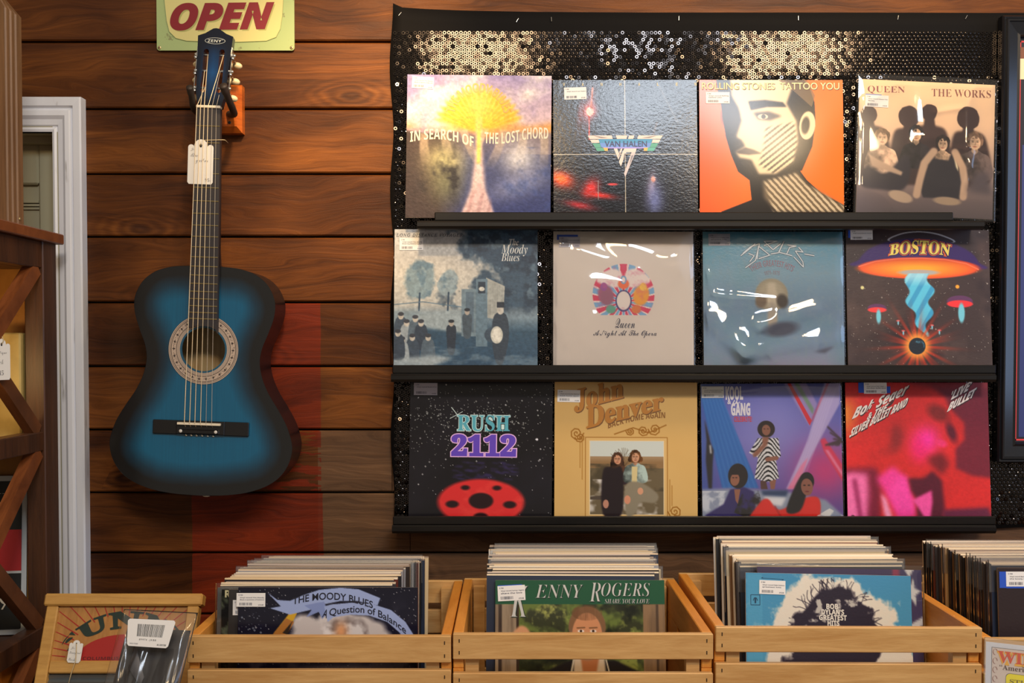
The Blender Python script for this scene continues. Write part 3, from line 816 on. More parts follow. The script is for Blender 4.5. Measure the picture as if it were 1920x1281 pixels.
def art_dome():
    a = Art(NW, (58, 44, 44))
    a.lay((a.noise(5, 5, 4) - .45) * 3, (84, 66, 62), .7); a.lay((a.noise(4, 4, 14) - .55) * 4, (40, 28, 32), .8)
    a.stars(260, 3, c=(200, 190, 180), big=.05)
    def q(x, y): return (x - 50) / 1235.0, (y - 65) / 1240.0
    a.poly([q(430, 170), q(520, 100), q(700, 80), q(880, 110), q(970, 180)], (190, 190, 196), smooth=True); a.poly([q(445, 172), q(530, 108), q(700, 90), q(870, 120), q(955, 180)], (58, 46, 52), smooth=True)
    a.poly([q(150, 390), q(160, 330), q(260, 230), q(450, 165), q(700, 145), q(950, 180), q(1120, 260), q(1190, 350), q(1190, 410)], (58, 34, 98), .002, smooth=True)
    a.ell(*q(672, 400), .415, .075, (226, 62, 40), 0, .006); a.ell(*q(672, 405), .395, .064, (238, 84, 34), 0, .02); a.ell(*q(660, 405), .27, .045, (252, 168, 44), 0, .06)
    a.line([q(160, 390), q(300, 345), q(500, 320), q(700, 315), q(900, 325), q(1080, 360), q(1185, 410)], .008, (250, 120, 80))
    a.ell(*q(672, 440), .14, .02, (176, 168, 162), 0, .008)
    # plain blue streak below and a burst at the foot
    w = np.interp(a.V, [.31, .42, .55, .75], [.075, .095, .08, .012]); cx = np.interp(a.V, [.31, .5, .75], [.5, .505, .54])
    st = np.clip((w - np.abs(a.U - cx + .02 * np.sin(a.V * 40))) * 80, 0, 1) * (a.V > .31) * (a.V < .75)
    a.lay(st, (84, 186, 220), 1); a.lay(st * np.clip(np.sin(a.U * 70 + a.V * 40) * 2, 0, 1), (48, 140, 190), .8); a.lay(st * np.clip((.4 - a.V) * 14, 0, 1), (186, 226, 236), .7)
    ang = np.arctan2(a.V - .815, a.U - .485); rad = np.hypot(a.U - .485, (a.V - .815))
    a.lay(np.exp(-(rad / (.13 + .05 * np.sin(ang * 17) + .03 * np.sin(ang * 29))) ** 2), (206, 50, 26), .95); a.lay(np.exp(-(rad / .088) ** 4), (250, 176, 70), .95)
    a.ell(.485, .815, .058, .058, (28, 36, 46)); a.lay((a.noise(14, 14, 5) - .45) * 8 * a.ellmask(.485, .815, .05, .05), (80, 150, 180), .9)
    for x, y, r, c in ((.21, .565, .065, (226, 60, 60)), (.785, .52, .09, (226, 50, 56))):
        a.ell(x, y - .2 * r, r, .45 * r, (90, 50, 90)); a.ell(x, y, r, .28 * r, c); a.ell(x + .01, y + .7 * r, .25 * r, .75 * r, (110, 190, 210), 0, .008)
    for x, y in ((.355, .64), (.59, .67), (.64, .705), (.39, .71)): a.ell(x, y, .012, .006, (210, 90, 90)); a.ell(x, y + .015, .005, .014, (130, 190, 210))
    a.ell(.11, .41, .012, .012, (206, 200, 140), 0, .006); a.ell(.77, .4, .013, .013, (240, 160, 50), 0, .006)
    return a
s = Sleeve(art_dome(), CARD_MATT, 'speckled brown record sleeve with an orange dome and blue streak above a burst', bulge=.002, curl=.006, edge=(130, 110, 96))
bo = lambda a, b: (.305 + a * .42 + .012 * (b - .5), .17 - b * (.075 + .02 * math.sin(math.pi * a)) + .012 * abs(2 * a - 1) ** 2)
s.lettering([('BOSTON', 'serif', bo, (226, 96, 40), .085, 1), ('BOSTON', 'serif', bo, (66, 36, 84), .045, 2), ('BOSTON', 'serif', bo, (246, 218, 96), .012, 3)])
s.sticker(.03, .005, ['Vinyl record Boston boston'], w=.155, h=.068, rot=-.5, tape=[(-.1, .0, .4, .8)])
s.place(1723.5, 696, -.048, .3, 4.5); SLEEVES.append(s)

# --- bottom row ------------------------------------------------------
def art_space():
    a = Art(NW, (26, 24, 28))
    a.lay((a.noise(3, 3, 4) - .4) * 2, (36, 34, 44), .7)
    a.stars(420, 5, cluster=(.42, .26, .28, .1), c=(220, 224, 220)); a.stars(160, 6, (0, 0, 1, .6)); a.stars(70, 8, (0, .3, 1, 1), big=.05)
    a.ell(.89, .4, .008, .008, (230, 230, 240), 0, .006)
    for k in range(60):
        rs = np.random.RandomState(k); x, y = rs.uniform(.3, .72), rs.uniform(.56, .68)
        a.line([(x, y), (x + rs.uniform(.02, .06), y + .004)], .006, (62, 52, 110), .002, .7)
    cx, cy, rx, ry = .505, .84, .3, .16
    a.ell(cx, cy, rx, ry, (214, 48, 50), 0, .02)
    a.lay((a.noise(10, 14, 3) - .5) * 3 * a.ellmask(cx, cy, rx, ry), (236, 80, 70), .5)
    K = (40, 22, 26)
    a.ell(cx, cy - .01, .085, .055, K, 0, .012)
    for dx, dy, r in ((-.2, .015, .045), (.2, .015, .045), (-.11, -.1, .03), (.11, -.1, .03), (0, .1, .05)): a.ell(cx + dx, cy + dy, r, r * .55, K, 0, .012)
    return a
s = Sleeve(art_space(), CARD_GLOSS, 'black starry record sleeve with a red oval and two lines of chunky lettering', bulge=.001, edge=(60, 58, 60))
s.lettering([('RUSH', 'serif', boxmap(.335, .345, .7, .235), (210, 238, 236), .04, 1), ('RUSH', 'serif', boxmap(.335, .345, .7, .235), (84, 172, 190), .008, 2),
             ('2112', 'serif', boxmap(.3, .515, .74, .375), (226, 180, 232), .07, 3), ('2112', 'serif', boxmap(.3, .515, .74, .375), (92, 60, 186), .035, 4)])
s.shapes(stroke([(.29, .18), (.37, .28)], .005, (200, 216, 214), 1) + stroke([(.28, .26), (.37, .21)], .004, (200, 216, 214), 1), 'sparkle')
s.sticker(.025, .012, ['Vinyl record Rush 2112'], w=.165, h=.085, tone=mat('sticker_under_film', (176, 174, 190), .5))
s.place(900, 983, -.048, .6, 4.5); SLEEVES.append(s)

def art_tan():
    a = Art(NW, (206, 168, 104))
    a.lay(a.noise(3, 3, 9) - .2, (214, 180, 118), .6)
    Br = (150, 100, 36)
    a.rect(.215, .385, .79, .955, Br); a.rect(.22, .39, .785, .95, (212, 176, 114)); a.rect(.245, .41, .765, .925, (224, 206, 170))
    x0, y0, x1, y1 = .25, .415, .76, .92
    pic = (a.U > x0) * (a.U < x1) * (a.V > y0) * (a.V < y1)
    sky = np.clip((.56 - a.V) * 30, 0, 1); a.lay(pic, (104, 92, 70)); a.lay(pic * sky, (196, 204, 200))
    a.lay(pic * (a.V > .52) * (a.V < .60), (150, 116, 78), .8); a.lay(pic * (a.V > .57) * (a.V < .76) * np.clip((a.noise(8, 10, 3) - .4) * 5, 0, 1), (74, 66, 50), .9)
    a.lay(pic * (a.V > .68) * np.clip((a.noise(6, 8, 13) - .5) * 8, 0, 1), (214, 210, 206), .9)
    rs = np.random.RandomState(4)
    for k in range(14):
        x, y = .48, .6; pts = [(x, y)]
        th = rs.uniform(-.9, .9)
        for _ in range(4): x += .03 * math.sin(th); y -= .035 * math.cos(th); th += rs.uniform(-.4, .4); pts.append((x, y))
        a.line([p for p in pts if p[1] > y0], .003, (90, 74, 56), 0, .8)
    a.poly([(.25, .80), (.34, .79), (.34, .82), (.25, .82)], (80, 70, 62))
    person(a, .44, .535, .036, (66, 44, 32), (196, 144, 114), (40, 30, 34), hairlong=2.6)
    person(a, .565, .52, .037, (96, 62, 34), (200, 150, 118), (128, 144, 140), hairlong=1.0)
    a.poly([(.34, .62), (.42, .60), (.475, .62), (.47, .92), (.34, .92)], (38, 30, 34), .004, smooth=True); a.poly([(.54, .59), (.58, .59), (.575, .72), (.54, .72)], (206, 190, 140))
    a.poly([(.5, .72), (.6, .70), (.72, .78), (.70, .84), (.6, .84), (.56, .92), (.5, .92)], (134, 126, 108), .004, smooth=True); a.ell(.51, .82, .022, .03, (204, 140, 112)); a.ell(.6, .76, .02, .024, (204, 150, 120)); a.ell(.36, .85, .02, .03, (180, 130, 110))
    def curl(cx, cy, s_, fl=1, tr=2.2):
        pts = [(cx + fl * s_ * (1 - t / 16) * math.cos(t * tr * math.pi / 8), cy + s_ * (1 - t / 16) * math.sin(t * tr * math.pi / 8)) for t in range(16)]
        a.line(pts, .008, Br)
    curl(.155, .36, .05); curl(.18, .39, .035, -1); curl(.84, .9, .05, -1); curl(.85, .95, .035); curl(.62, .34, .04); curl(.7, .33, .045, -1); curl(.53, .345, .03, -1)
    a.line([(.42, .365), (.55, .32), (.66, .355), (.78, .30)], .008, Br); a.line([(.195, .39), (.195, .68)], .004, Br); a.line([(.18, .42), (.18, .6)], .004, Br); a.line([(.805, .68), (.805, .9)], .004, Br); a.line([(.82, .72), (.82, .86)], .004, Br)
    return a
s = Sleeve(art_tan(), CARD_GLOSS, 'tan record sleeve with brown scrollwork framing a photograph of two people', bulge=.001, edge=(220, 190, 130))
JB, JD = (176, 114, 30), (116, 74, 26)
j1 = lambda a, b: (.14 + a * .34, .215 - a * .09 - b * .155)
j2 = lambda a, b: (.225 + a * .535, .325 - a * .135 - b * (.15 - .03 * a))
s.lettering([('John', 'serif', lambda a, b: (j1(a, b)[0] + .006, j1(a, b)[1] + .006), JD, .02, 1), ('John', 'serif', j1, JB, .02, 2), ('Denver', 'serif', lambda a, b: (j2(a, b)[0] + .006, j2(a, b)[1] + .006), JD, .02, 3), ('Denver', 'serif', j2, JB, .02, 4),
             ('BACK HOME AGAIN', 'sans', lambda a, b: (.375 + a * .4, .325 - .075 * math.sin(a * 1.7) - b * .042), (134, 86, 28), 0, 2)])
s.sticker(.02, .055, ['Vinyl record John Denver', 'back home again'], w=.16, h=.085, rot=1)
s.place(1173.5, 984, -.048, .3, 4.5); SLEEVES.append(s)

def art_beams():
    a = Art(NW)
    a.vgrad([(0, (76, 88, 176)), (.4, (118, 116, 192)), (.7, (110, 92, 170)), (1, (90, 70, 150))])
    a.glow(.5, .3, .3, .3, (150, 148, 214), .8); a.glow(.88, .62, .22, .2, (206, 60, 130), .9); a.lay(np.clip((.2 - a.U) * 4, 0, 1), (46, 92, 176), .8)
    def q(x, y): return (x - 62) / 1240.0, (y - 88) / 1160.0
    a.poly([q(62, 190), q(250, 200), q(560, 950), q(240, 950)], (40, 112, 190), .006, .9)
    for k in range(7): a.line([q(80 + 28 * k, 190), q(260 + 45 * k, 950)], .004, (92, 158, 220), .002, .7)
    a.poly([q(800, 88), q(1000, 88), q(1090, 260), q(1020, 450)], (170, 150, 206), .005, .8); a.poly([q(830, 88), q(860, 88), q(1040, 400), q(1020, 440)], (214, 50, 66)); a.poly([q(890, 88), q(930, 88), q(1060, 300), q(1050, 350)], (120, 150, 130), .004)
    a.poly([q(1110, 560), q(1150, 540), q(1300, 760), q(1300, 900), q(1140, 650)], (216, 60, 100), .004); a.poly([q(1150, 640), q(1180, 640), q(1300, 820), q(1300, 860)], (230, 130, 170), .003)
    rs = np.random.RandomState(5)
    for k in range(9): a.line([q(1300, 560), q(1160 + 14 * k, 420 + 26 * k if k % 2 else 600)], .012, (70, 52, 62), .003)
    a.poly([q(1160, 88), q(1300, 88), q(1290, 260), q(1080, 600), q(880, 960), q(800, 960), q(1000, 560)], (190, 176, 222), .004, .9); a.poly([q(1000, 700), q(900, 960), q(810, 960), q(940, 760)], (230, 120, 160), .006, .9)
    for k in range(5): a.line([q(1190 + 22 * k, 88), q(850 + 22 * k, 930)], .003, (226, 216, 240), .001, .8)
    a.line([q(1190, 88), q(1040, 400)], .012, (206, 70, 96), .002, .7)
    a.poly([q(62, 960), q(330, 950), q(800, 980), q(1150, 1050), q(1300, 1180), q(1300, 1250), q(62, 1250)], (150, 160, 184), .01); a.poly([q(580, 970), q(820, 970), q(800, 1020), q(600, 1010)], (50, 70, 110), .01); a.poly([q(600, 1020), q(800, 1030), q(760, 1100), q(640, 1080)], (226, 228, 234), .01)
    a.lay((a.noise(14, 14, 3) - .5) * 6 * (a.V > .76) * (a.U < .3), (230, 234, 240), .7)
    a.poly([q(95, 380), q(130, 520), q(140, 570), q(170, 640), q(160, 730), q(150, 950), q(120, 950), q(100, 720), q(110, 560)], (34, 32, 40), .003); a.line([q(140, 600), q(145, 660)], .012, (226, 228, 232), .003)
    Sk = (150, 100, 82)
    u, v = q(635, 460)
    a.poly([q(575, 890), q(625, 890), q(640, 960), q(580, 960)], (90, 60, 56)); a.poly([q(655, 880), q(715, 880), q(700, 960), q(665, 960)], Sk)
    body = a.polymask([q(560, 540), q(740, 540), q(760, 690), q(715, 720), q(740, 870), q(640, 900), q(525, 870), q(560, 700), q(480, 660)])
    a.lay(body, (226, 226, 230)); a.lay(body * (np.sin(a.V * 190 + 9 * np.sin(a.U * 30)) > .15), (26, 26, 34))
    a.ell(u, v + .005, .062, .06, (40, 28, 28), 0, .004); a.ell(u, v + .012, .03, .038, Sk, 0, .004); a.poly([q(600, 530), q(660, 530), q(640, 600), q(560, 680), q(520, 700), q(510, 670), q(600, 590)], Sk, .003); a.line([q(640, 715), q(720, 705)], .03, Sk)
    for e in (-.012, .012): a.ell(u + e, v + .004, .006, .003, (50, 30, 28))
    a.poly([q(310, 960), q(430, 940), q(520, 980), q(540, 1250), q(62, 1250), q(90, 1170), q(250, 1080)], (52, 42, 110), .004); a.lay((a.noise(12, 12, 8) - .5) * 6 * a.polymask([q(420, 980), q(560, 970), q(590, 1080), q(480, 1200), q(340, 1150)]), (30, 26, 26), .95)
    a.poly([q(345, 960), q(400, 960), q(375, 1080), q(355, 1050)], (160, 106, 84)); u, v = q(380, 850); a.ell(u, v, .07, .088, (34, 26, 28), 0, .004); a.ell(u - .022, v + .025, .032, .045, (160, 106, 84), 8, .004); a.poly([q(310, 790), q(420, 770), q(400, 840), q(315, 840)], (34, 26, 28))
    for e in (-.034, -.012): a.ell(u + e, v + .012, .007, .004, (50, 30, 28))
    a.poly([q(490, 1250), q(560, 1080), q(640, 1040), q(740, 1130), q(940, 1040), q(1080, 1030), q(1100, 1150), q(1040, 1250)], (222, 44, 36), .004, smooth=True); a.line([q(700, 1100), q(760, 1200), q(1000, 1220)], .008, (160, 24, 24), .003)
    a.poly([q(920, 870), q(1000, 850), q(960, 1060), q(900, 1150), q(800, 1130)], (24, 20, 24), .004, smooth=True); u, v = q(985, 920); a.ell(u, v - .02, .052, .065, (24, 20, 24)); a.ell(u, v + .02, .042, .06, (150, 98, 82), -5, .004)
    for e in (-.018, .014): a.ell(u + e, v + .008, .009, .005, (40, 24, 24))
    a.ell(u, v + .052, .014, .005, (120, 40, 50)); a.lay((a.noise(18, 18, 6) - .5) * 8 * a.polymask([q(1070, 1180), q(1180, 1120), q(1300, 1180), q(1300, 1250), q(1060, 1250)]), (226, 226, 226), .95)
    return a
s = Sleeve(art_beams(), CARD_GLOSS, 'blue and violet record sleeve with crossed light beams and three posed figures', bulge=.002, edge=(90, 90, 150), size=.308)
s.lettering([('KOOL', 'sans', boxmap(.178, .112, .3, .022), (228, 224, 230), .03), ('& the', 'script', boxmap(.19, .145, .28, .112), (228, 224, 230), .02), ('GANG', 'sans', boxmap(.215, .225, .35, .14), (228, 224, 230), .03), ('CELEBRATE!', 'sans', boxmap(.235, .272, .362, .235), (214, 44, 56), .01)])
s.sticker(.005, .018, ['Vinyl record Kool & the', 'Gang celebrate'], w=.16, h=.082)
s.film(31, .0016, .003, .004, .0016, [(.2, .03, .9, .02, .02, .002), (.24, .08, .4, .06, .02, .003)])
s.place(1449, 984, -.048, -.3, 4.5); SLEEVES.append(s)

def art_red():
    a = Art(NW, (208, 40, 40))
    a.lay(np.clip((a.noise(3, 3, 5) - .4) * 2, 0, 1), (180, 36, 36), .8)
    a.lay(np.clip((.12 - a.U) * 9, 0, 1) * np.clip((.42 - a.V) * 6, 0, 1) * np.clip((a.V - .06) * 8, 0, 1), (240, 150, 50), .8)
    def q(x, y): return (x - 42) / 1232.0, (y - 85) / 1190.0
    M = (112, 28, 46)
    a.poly([q(560, 85), q(760, 110), q(900, 200), q(940, 300), q(1060, 420), q(1060, 560), q(980, 640), q(980, 800), q(1120, 860), q(1290, 880), q(1290, 85)], M, .015)
    a.poly([q(560, 100), q(1290, 85), q(1290, 130), q(700, 130)], (140, 40, 50), .02)
    a.poly([q(200, 700), q(480, 660), q(540, 560), q(500, 420), q(440, 470), q(420, 640)], (128, 34, 36), .03); a.poly([q(42, 800), q(300, 790), q(340, 900), q(330, 1230), q(42, 1230)], (120, 24, 50), .02)
    a.poly([q(60, 830), q(220, 840), q(230, 1000), q(210, 1230), q(42, 1230), q(42, 850)], (236, 110, 170), .02); a.line([q(110, 900), q(160, 1230)], .03, (150, 40, 90), .012)
    a.poly([q(300, 880), q(440, 780), q(540, 860), q(600, 1000), q(640, 1200), q(480, 1230), q(400, 1060)], (232, 60, 150), .02); a.poly([q(330, 1000), q(380, 1050), q(430, 1200), q(400, 1240), q(360, 1180)], (238, 150, 190), .012)
    a.glow(*q(730, 570), .09, .1, (240, 50, 160), 1, 20); a.glow(*q(670, 640), .06, .09, (226, 30, 110), .8); a.ell(*q(860, 590), .04, .025, (226, 50, 110), 20, .02); a.poly([q(470, 880), q(560, 860), q(590, 1010), q(620, 1150), q(480, 1150), q(400, 1000)], (240, 70, 165), .02)
    a.poly([q(570, 880), q(700, 880), q(780, 820), q(860, 900), q(880, 1140), q(860, 1230), q(640, 1230), q(640, 1060), q(590, 980)], (84, 20, 40), .015)
    a.poly([q(600, 1060), q(770, 980), q(775, 1080), q(750, 1230), q(720, 1230), q(650, 1120)], (236, 80, 160), .01)
    a.poly([q(730, 720), q(860, 660), q(930, 760), q(860, 860), q(800, 800)], (116, 26, 34), .02); a.ell(*q(950, 500), .03, .07, (90, 20, 40), -20, .03); a.ell(*q(840, 340), .08, .05, (130, 34, 34), 30, .04)
    a.poly([q(860, 1140), q(1250, 1120), q(1290, 1240), q(860, 1240)], (100, 30, 60), .012); a.ell(*q(88, 1205), .017, .018, (40, 16, 24)); a.ell(*q(88, 1205), .010, .011, (210, 100, 130)); a.ell(*q(88, 1205), .006, .007, (40, 16, 24))
    a.grain(.1, 3)
    return a
s = Sleeve(art_red(), CARD_MATT, 'red and magenta record sleeve with a blurred figure and slanting white lettering', bulge=.001, curl=.003, edge=(150, 60, 70))
def sl(u0, v0, L, h, d=-.42): return lambda a, b: (u0 + a * L * .91 + b * h * .35, v0 + a * L * d - b * h)
its = []
for body, f, fn, of in (('Bob Seger', 'sansit', sl(.035, .28, .42, .105), .02), ('& THE', 'sansit', sl(.145, .262, .15, .05), .02), ('SILVER BULLET BAND', 'sansit', sl(.02, .385, .44, .062, -.5), .02), ("'LIVE'", 'sansit', sl(.73, .125, .155, .062, -.5), .03), ('BULLET', 'sansit', sl(.71, .205, .21, .06, -.52), .03)):
    its += [(body, f, lambda a, b, fn=fn: (fn(a, b)[0] + .004, fn(a, b)[1] + .006), (60, 30, 34), of + .02, 1), (body, f, fn, (228, 214, 206), of, 2)]
s.lettering(its)
s.sticker(.13, .0, ['Vinyl record Bob Seger &', 'the silver bullet band'], w=.16, h=.078, tape=[(-.24, 0, .2, .92), (.9, .35, 1.16, .95)])
s.place(1723, 980, -.048, 0, 4.5); SLEEVES.append(s)
# ------------------------------------------------------------------ room shell
def wall_wood():
    w = N('plank_wood')
    geo = w.n('ShaderNodeNewGeometry').outputs['Position']
    at_ = w.n('ShaderNodeAttribute', attribute_name='plank')
    pr = at_.outputs['Fac']
    off = w.n('ShaderNodeCombineXYZ')
    w.l(w.math('MULTIPLY', pr, 37.0), off.inputs[0]); w.l(w.math('MULTIPLY', pr, 11.0), off.inputs[2])
    va = w.n('ShaderNodeVectorMath', operation='ADD'); w.l(geo, va.inputs[0]); w.l(off.outputs[0], va.inputs[1])
    v = va.outputs[0]
    big = w.noise(w.mapping(v, (2.0, 1, 5)), 1.0, 3, 0.5, 0.4)
    warp = w.noise(w.mapping(v, (1.6, 1, 9)), 2.0, 4, 0.6, 1.2)
    swirl = w.noise(w.mapping(v, (1.5, 1, 6)), 1.4, 3, 0.5, 0.3)
    sv = w.n('ShaderNodeSeparateXYZ'); w.l(v, sv.inputs[0])
    bent = w.n('ShaderNodeCombineXYZ')
    w.l(w.math('MULTIPLY', sv.outputs[0], 1.7), bent.inputs[0]); w.l(w.math('MULTIPLY', w.math('ADD', sv.outputs[2], w.math('MULTIPLY', swirl, 0.16)), 120.0), bent.inputs[2])
    fine = w.noise(bent.outputs[0], 1.0, 6, 0.72, 0.15)
    fibre = w.noise(w.mapping(v, (14, 1, 420)), 1.0, 3, 0.6)
    bent2 = w.n('ShaderNodeCombineXYZ')
    w.l(w.math('MULTIPLY', sv.outputs[0], 2.6), bent2.inputs[0]); w.l(w.math('MULTIPLY', w.math('ADD', sv.outputs[2], w.math('MULTIPLY', swirl, 0.16)), 34.0), bent2.inputs[2])
    mid = w.noise(bent2.outputs[0], 1.0, 5, 0.62, 0.5)
    # knots
    vo = w.n('ShaderNodeTexVoronoi', voronoi_dimensions='2D'); vo.inputs['Scale'].default_value = 1.0
    kv = w.n('ShaderNodeCombineXYZ'); w.l(w.math('MULTIPLY', sv.outputs[0], 2.3), kv.inputs[0]); w.l(w.math('MULTIPLY', sv.outputs[2], 5.6), kv.inputs[1])
    w.l(kv.outputs[0], vo.inputs['Vector'])
    kc = w.n('ShaderNodeSeparateColor'); w.l(vo.outputs['Color'], kc.inputs[0])
    d = w.math('ADD', vo.outputs['Distance'], w.math('MULTIPLY', w.math('GREATER_THAN', kc.outputs[0], 0.42), 2.0))
    rings = w.math('SINE', w.math('MULTIPLY', w.math('ADD', d, w.math('MULTIPLY', warp, 0.15)), 95.0))
    near = w.math('SUBTRACT', 1.0, w.math('MULTIPLY', d, 3.2), clamp=True)
    core = w.math('SUBTRACT', 1.0, w.math('MULTIPLY', w.math('ADD', d, w.math('MULTIPLY', w.math('SUBTRACT', warp, 0.5), 0.12)), 7.0), clamp=True)
    f = w.math('ADD', w.math('ADD', w.math('MULTIPLY', mid, 0.46), w.math('MULTIPLY', fine, 0.40)), w.math('MULTIPLY', fibre, 0.14))
    f = w.math('ADD', f, w.math('MULTIPLY', w.math('MULTIPLY', rings, near), 0.09))
    base = w.ramp(f, [(0.28, s2l((44, 26, 11))), (0.44, s2l((104, 62, 25))), (0.56, s2l((134, 83, 36))), (0.76, s2l((184, 122, 58)))])
    tone = w.ramp(big, [(0.33, s2l((140, 128, 122))), (0.66, (1, 1, 1))])
    base = w.mix(1.0, base, tone, 'MULTIPLY')
    # every board its own shade
    pt = w.ramp(w.math('FRACT', w.math('MULTIPLY', pr, 7.31)), [(0.0, s2l((190, 172, 158))), (1.0, s2l((255, 240, 218)))])
    base = w.mix(1.0, base, pt, 'MULTIPLY')
    base = w.mix(w.math('MULTIPLY', core, 0.75), base, s2l((40, 20, 12)))
    sep = w.n('ShaderNodeSeparateXYZ'); w.l(geo, sep.inputs[0])
    X, Z = sep.outputs[0], sep.outputs[2]
    # greyer, weathered boards low down beyond the paint
    gz = w.math('MULTIPLY', w.math('GREATER_THAN', X, at(735, 1000, 0).x - .165), w.math('LESS_THAN', Z, at(0, 806, 0).z), clamp=True)
    grey = w.ramp(f, [(0.3, s2l((52, 38, 28))), (0.55, s2l((112, 84, 60))), (0.72, s2l((150, 118, 86)))])
    base = w.mix(w.math('MULTIPLY', gz, 0.75), base, grey)
    # old red paint
    def band(s, lo, hi, nz):
        a = w.math('GREATER_THAN', w.math('ADD', s, nz), lo); b = w.math('LESS_THAN', w.math('ADD', s, nz), hi)
        return w.math('MULTIPLY', a, b)
    nz = w.math('MULTIPLY', w.math('SUBTRACT', w.noise(w.mapping(geo, (30, 1, 12)), 1.0, 2), 0.5), 0.006)
    p1 = w.math('MULTIPLY', band(X, at(352, 0, 0).x, at(601, 0, 0).x, nz), band(Z, .6, at(0, 924, 0).z, nz))
    p2 = w.math('MULTIPLY', band(X, at(440, 0, 0).x, at(598, 0, 0).x, nz), band(Z, at(0, 806, 0).z, at(0, 568, 0).z, nz))
    p3 = w.math('MULTIPLY', w.math('MULTIPLY', band(X, at(440, 0, 0).x, at(598, 0, 0).x, nz), band(Z, at(0, 924, 0).z, at(0, 806, 0).z, nz)), w.math('GREATER_THAN', w.noise(w.mapping(geo, (8, 1, 60)), 1.0, 3), 0.52))
    red = w.math('ADD', w.math('ADD', p1, p2), p3, clamp=True)
    redc = w.mix(w.ramp(f, [(.35, (0, 0, 0)), (.65, (1, 1, 1))]), s2l((74, 24, 10)), s2l((134, 42, 14)))
    base = w.mix(w.math('MULTIPLY', red, 0.85), base, redc)
    # pale chips and scratches
    ch = w.noise(w.mapping(v, (28, 1, 110)), 1.0, 2, 0.5)
    chips = w.math('MULTIPLY', w.math('GREATER_THAN', ch, 0.80), w.math('GREATER_THAN', big, 0.5))
    base = w.mix(w.math('MULTIPLY', chips, 0.6), base, s2l((190, 160, 130)))
    w.l(base, w.b.inputs['Base Color'])
    w.b.inputs['Roughness'].default_value = 0.5
    w.b.inputs['Specular IOR Level'].default_value = 0.2
    w.bump(w.math('ADD', f, w.math('MULTIPLY', fine, 0.6)), 0.35, 0.003)
    return w.m

ZB = [at(200, p, 0).z for p in (-165, -45, 78, 204, 326, 444, 567, 687, 806, 924, 1037, 1152, 1270)]
while ZB[0] < 2.75: ZB.insert(0, ZB[0] + 0.142)
while ZB[-1] > 0.15: ZB.append(ZB[-1] - 0.142)
ZB[-1] = 0.0
DOOR_R, DOOR_L, DOOR_T = at(128, 400, 0).x, at(128, 400, 0).x - 0.95, at(100, 222, 0).z
mb = MB(); plank_vals = []
def plank(x0, x1, z0, z1, val):
    n0 = len(mb.v); c = 0.003
    g = 0.0022
    z0 += g; z1 -= g
    vs = [(x0, 0.018, z0), (x1, 0.018, z0), (x1, 0.018, z1), (x0, 0.018, z1), (x0, c, z0), (x1, c, z0), (x1, c, z1), (x0, c, z1),
          (x0 + .001, 0, z0 + c), (x1 - .001, 0, z0 + c), (x1 - .001, 0, z1 - c), (x0 + .001, 0, z1 - c)]
    fs = [(0, 4, 5, 1), (1, 5, 6, 2), (2, 6, 7, 3), (3, 7, 4, 0), (4, 8, 9, 5), (5, 9, 10, 6), (6, 10, 11, 7), (7, 11, 8, 4), (8, 11, 10, 9)]
    mb.add(vs, fs); plank_vals.extend([val] * (len(mb.v) - n0))
joints = {4: [1.3], 8: [at(733, 740, 0).x], 9: [1.0], 10: [at(735, 860, 0).x], 11: [at(769, 1010, 0).x], 3: [-2.0], 5: [.5]}
for i in range(len(ZB) - 1):
    zt, zb = ZB[i], ZB[i + 1]
    k = i - (len([z for z in ZB if z > at(200, -165, 0).z + .01])) + 1
    xs = [-2.2] + sorted(joints.get(k + 1, []) if zt < 2.6 else []) + [2.4]
    segs = []
    for a0, a1 in zip(xs[:-1], xs[1:]):
        if zb < DOOR_T - 0.005 and a0 < DOOR_L:
            segs.append((a0, DOOR_L)); segs.append((DOOR_R, a1))
        else: segs.append((a0, a1))
    for a0, a1 in segs:
        plank(a0, a1, zb, zt, rnd.random())
mb.use(wall_wood())
mb.mi = [0] * len(mb.f)
nwood = len(mb.v)
mb.use(mat('wall_gap_dark', (14, 9, 7), 0.9))
mb.add([(DOOR_R, .017, 0), (2.4, .017, 0), (2.4, .017, 2.75), (DOOR_R, .017, 2.75)], [(0, 1, 2, 3)])
mb.add([(-2.2, .017, 0), (DOOR_L, .017, 0), (DOOR_L, .017, 2.75), (-2.2, .017, 2.75)], [(0, 1, 2, 3)])
mb.add([(DOOR_L, .017, DOOR_T), (DOOR_R, .017, DOOR_T), (DOOR_R, .017, 2.75), (DOOR_L, .017, 2.75)], [(0, 1, 2, 3)])
wall = mb.build('wall_back')
pa = wall.data.attributes.new('plank', 'FLOAT', 'POINT')
pa.data.foreach_set('value', plank_vals + [0.0] * (len(mb.v) - nwood))
tag(wall, kind='structure')
fl = MB(); fl.box(-2.2, 2.4, -3.4, 0.3, -0.05, 0)
tag(fl.build('floor', wood('floor_boards', (70, 48, 30), (120, 86, 54), (18, 1.5, 1), 0.4)), kind='structure')
wl = MB(); wl.box(-2.25, -2.2, -3.4, 0.3, 0, 2.75)
tag(wl.build('wall_left', wood('side_wall_wood', (74, 48, 28), (120, 84, 50), (18, 1.2, 18), 0.5)), kind='structure')

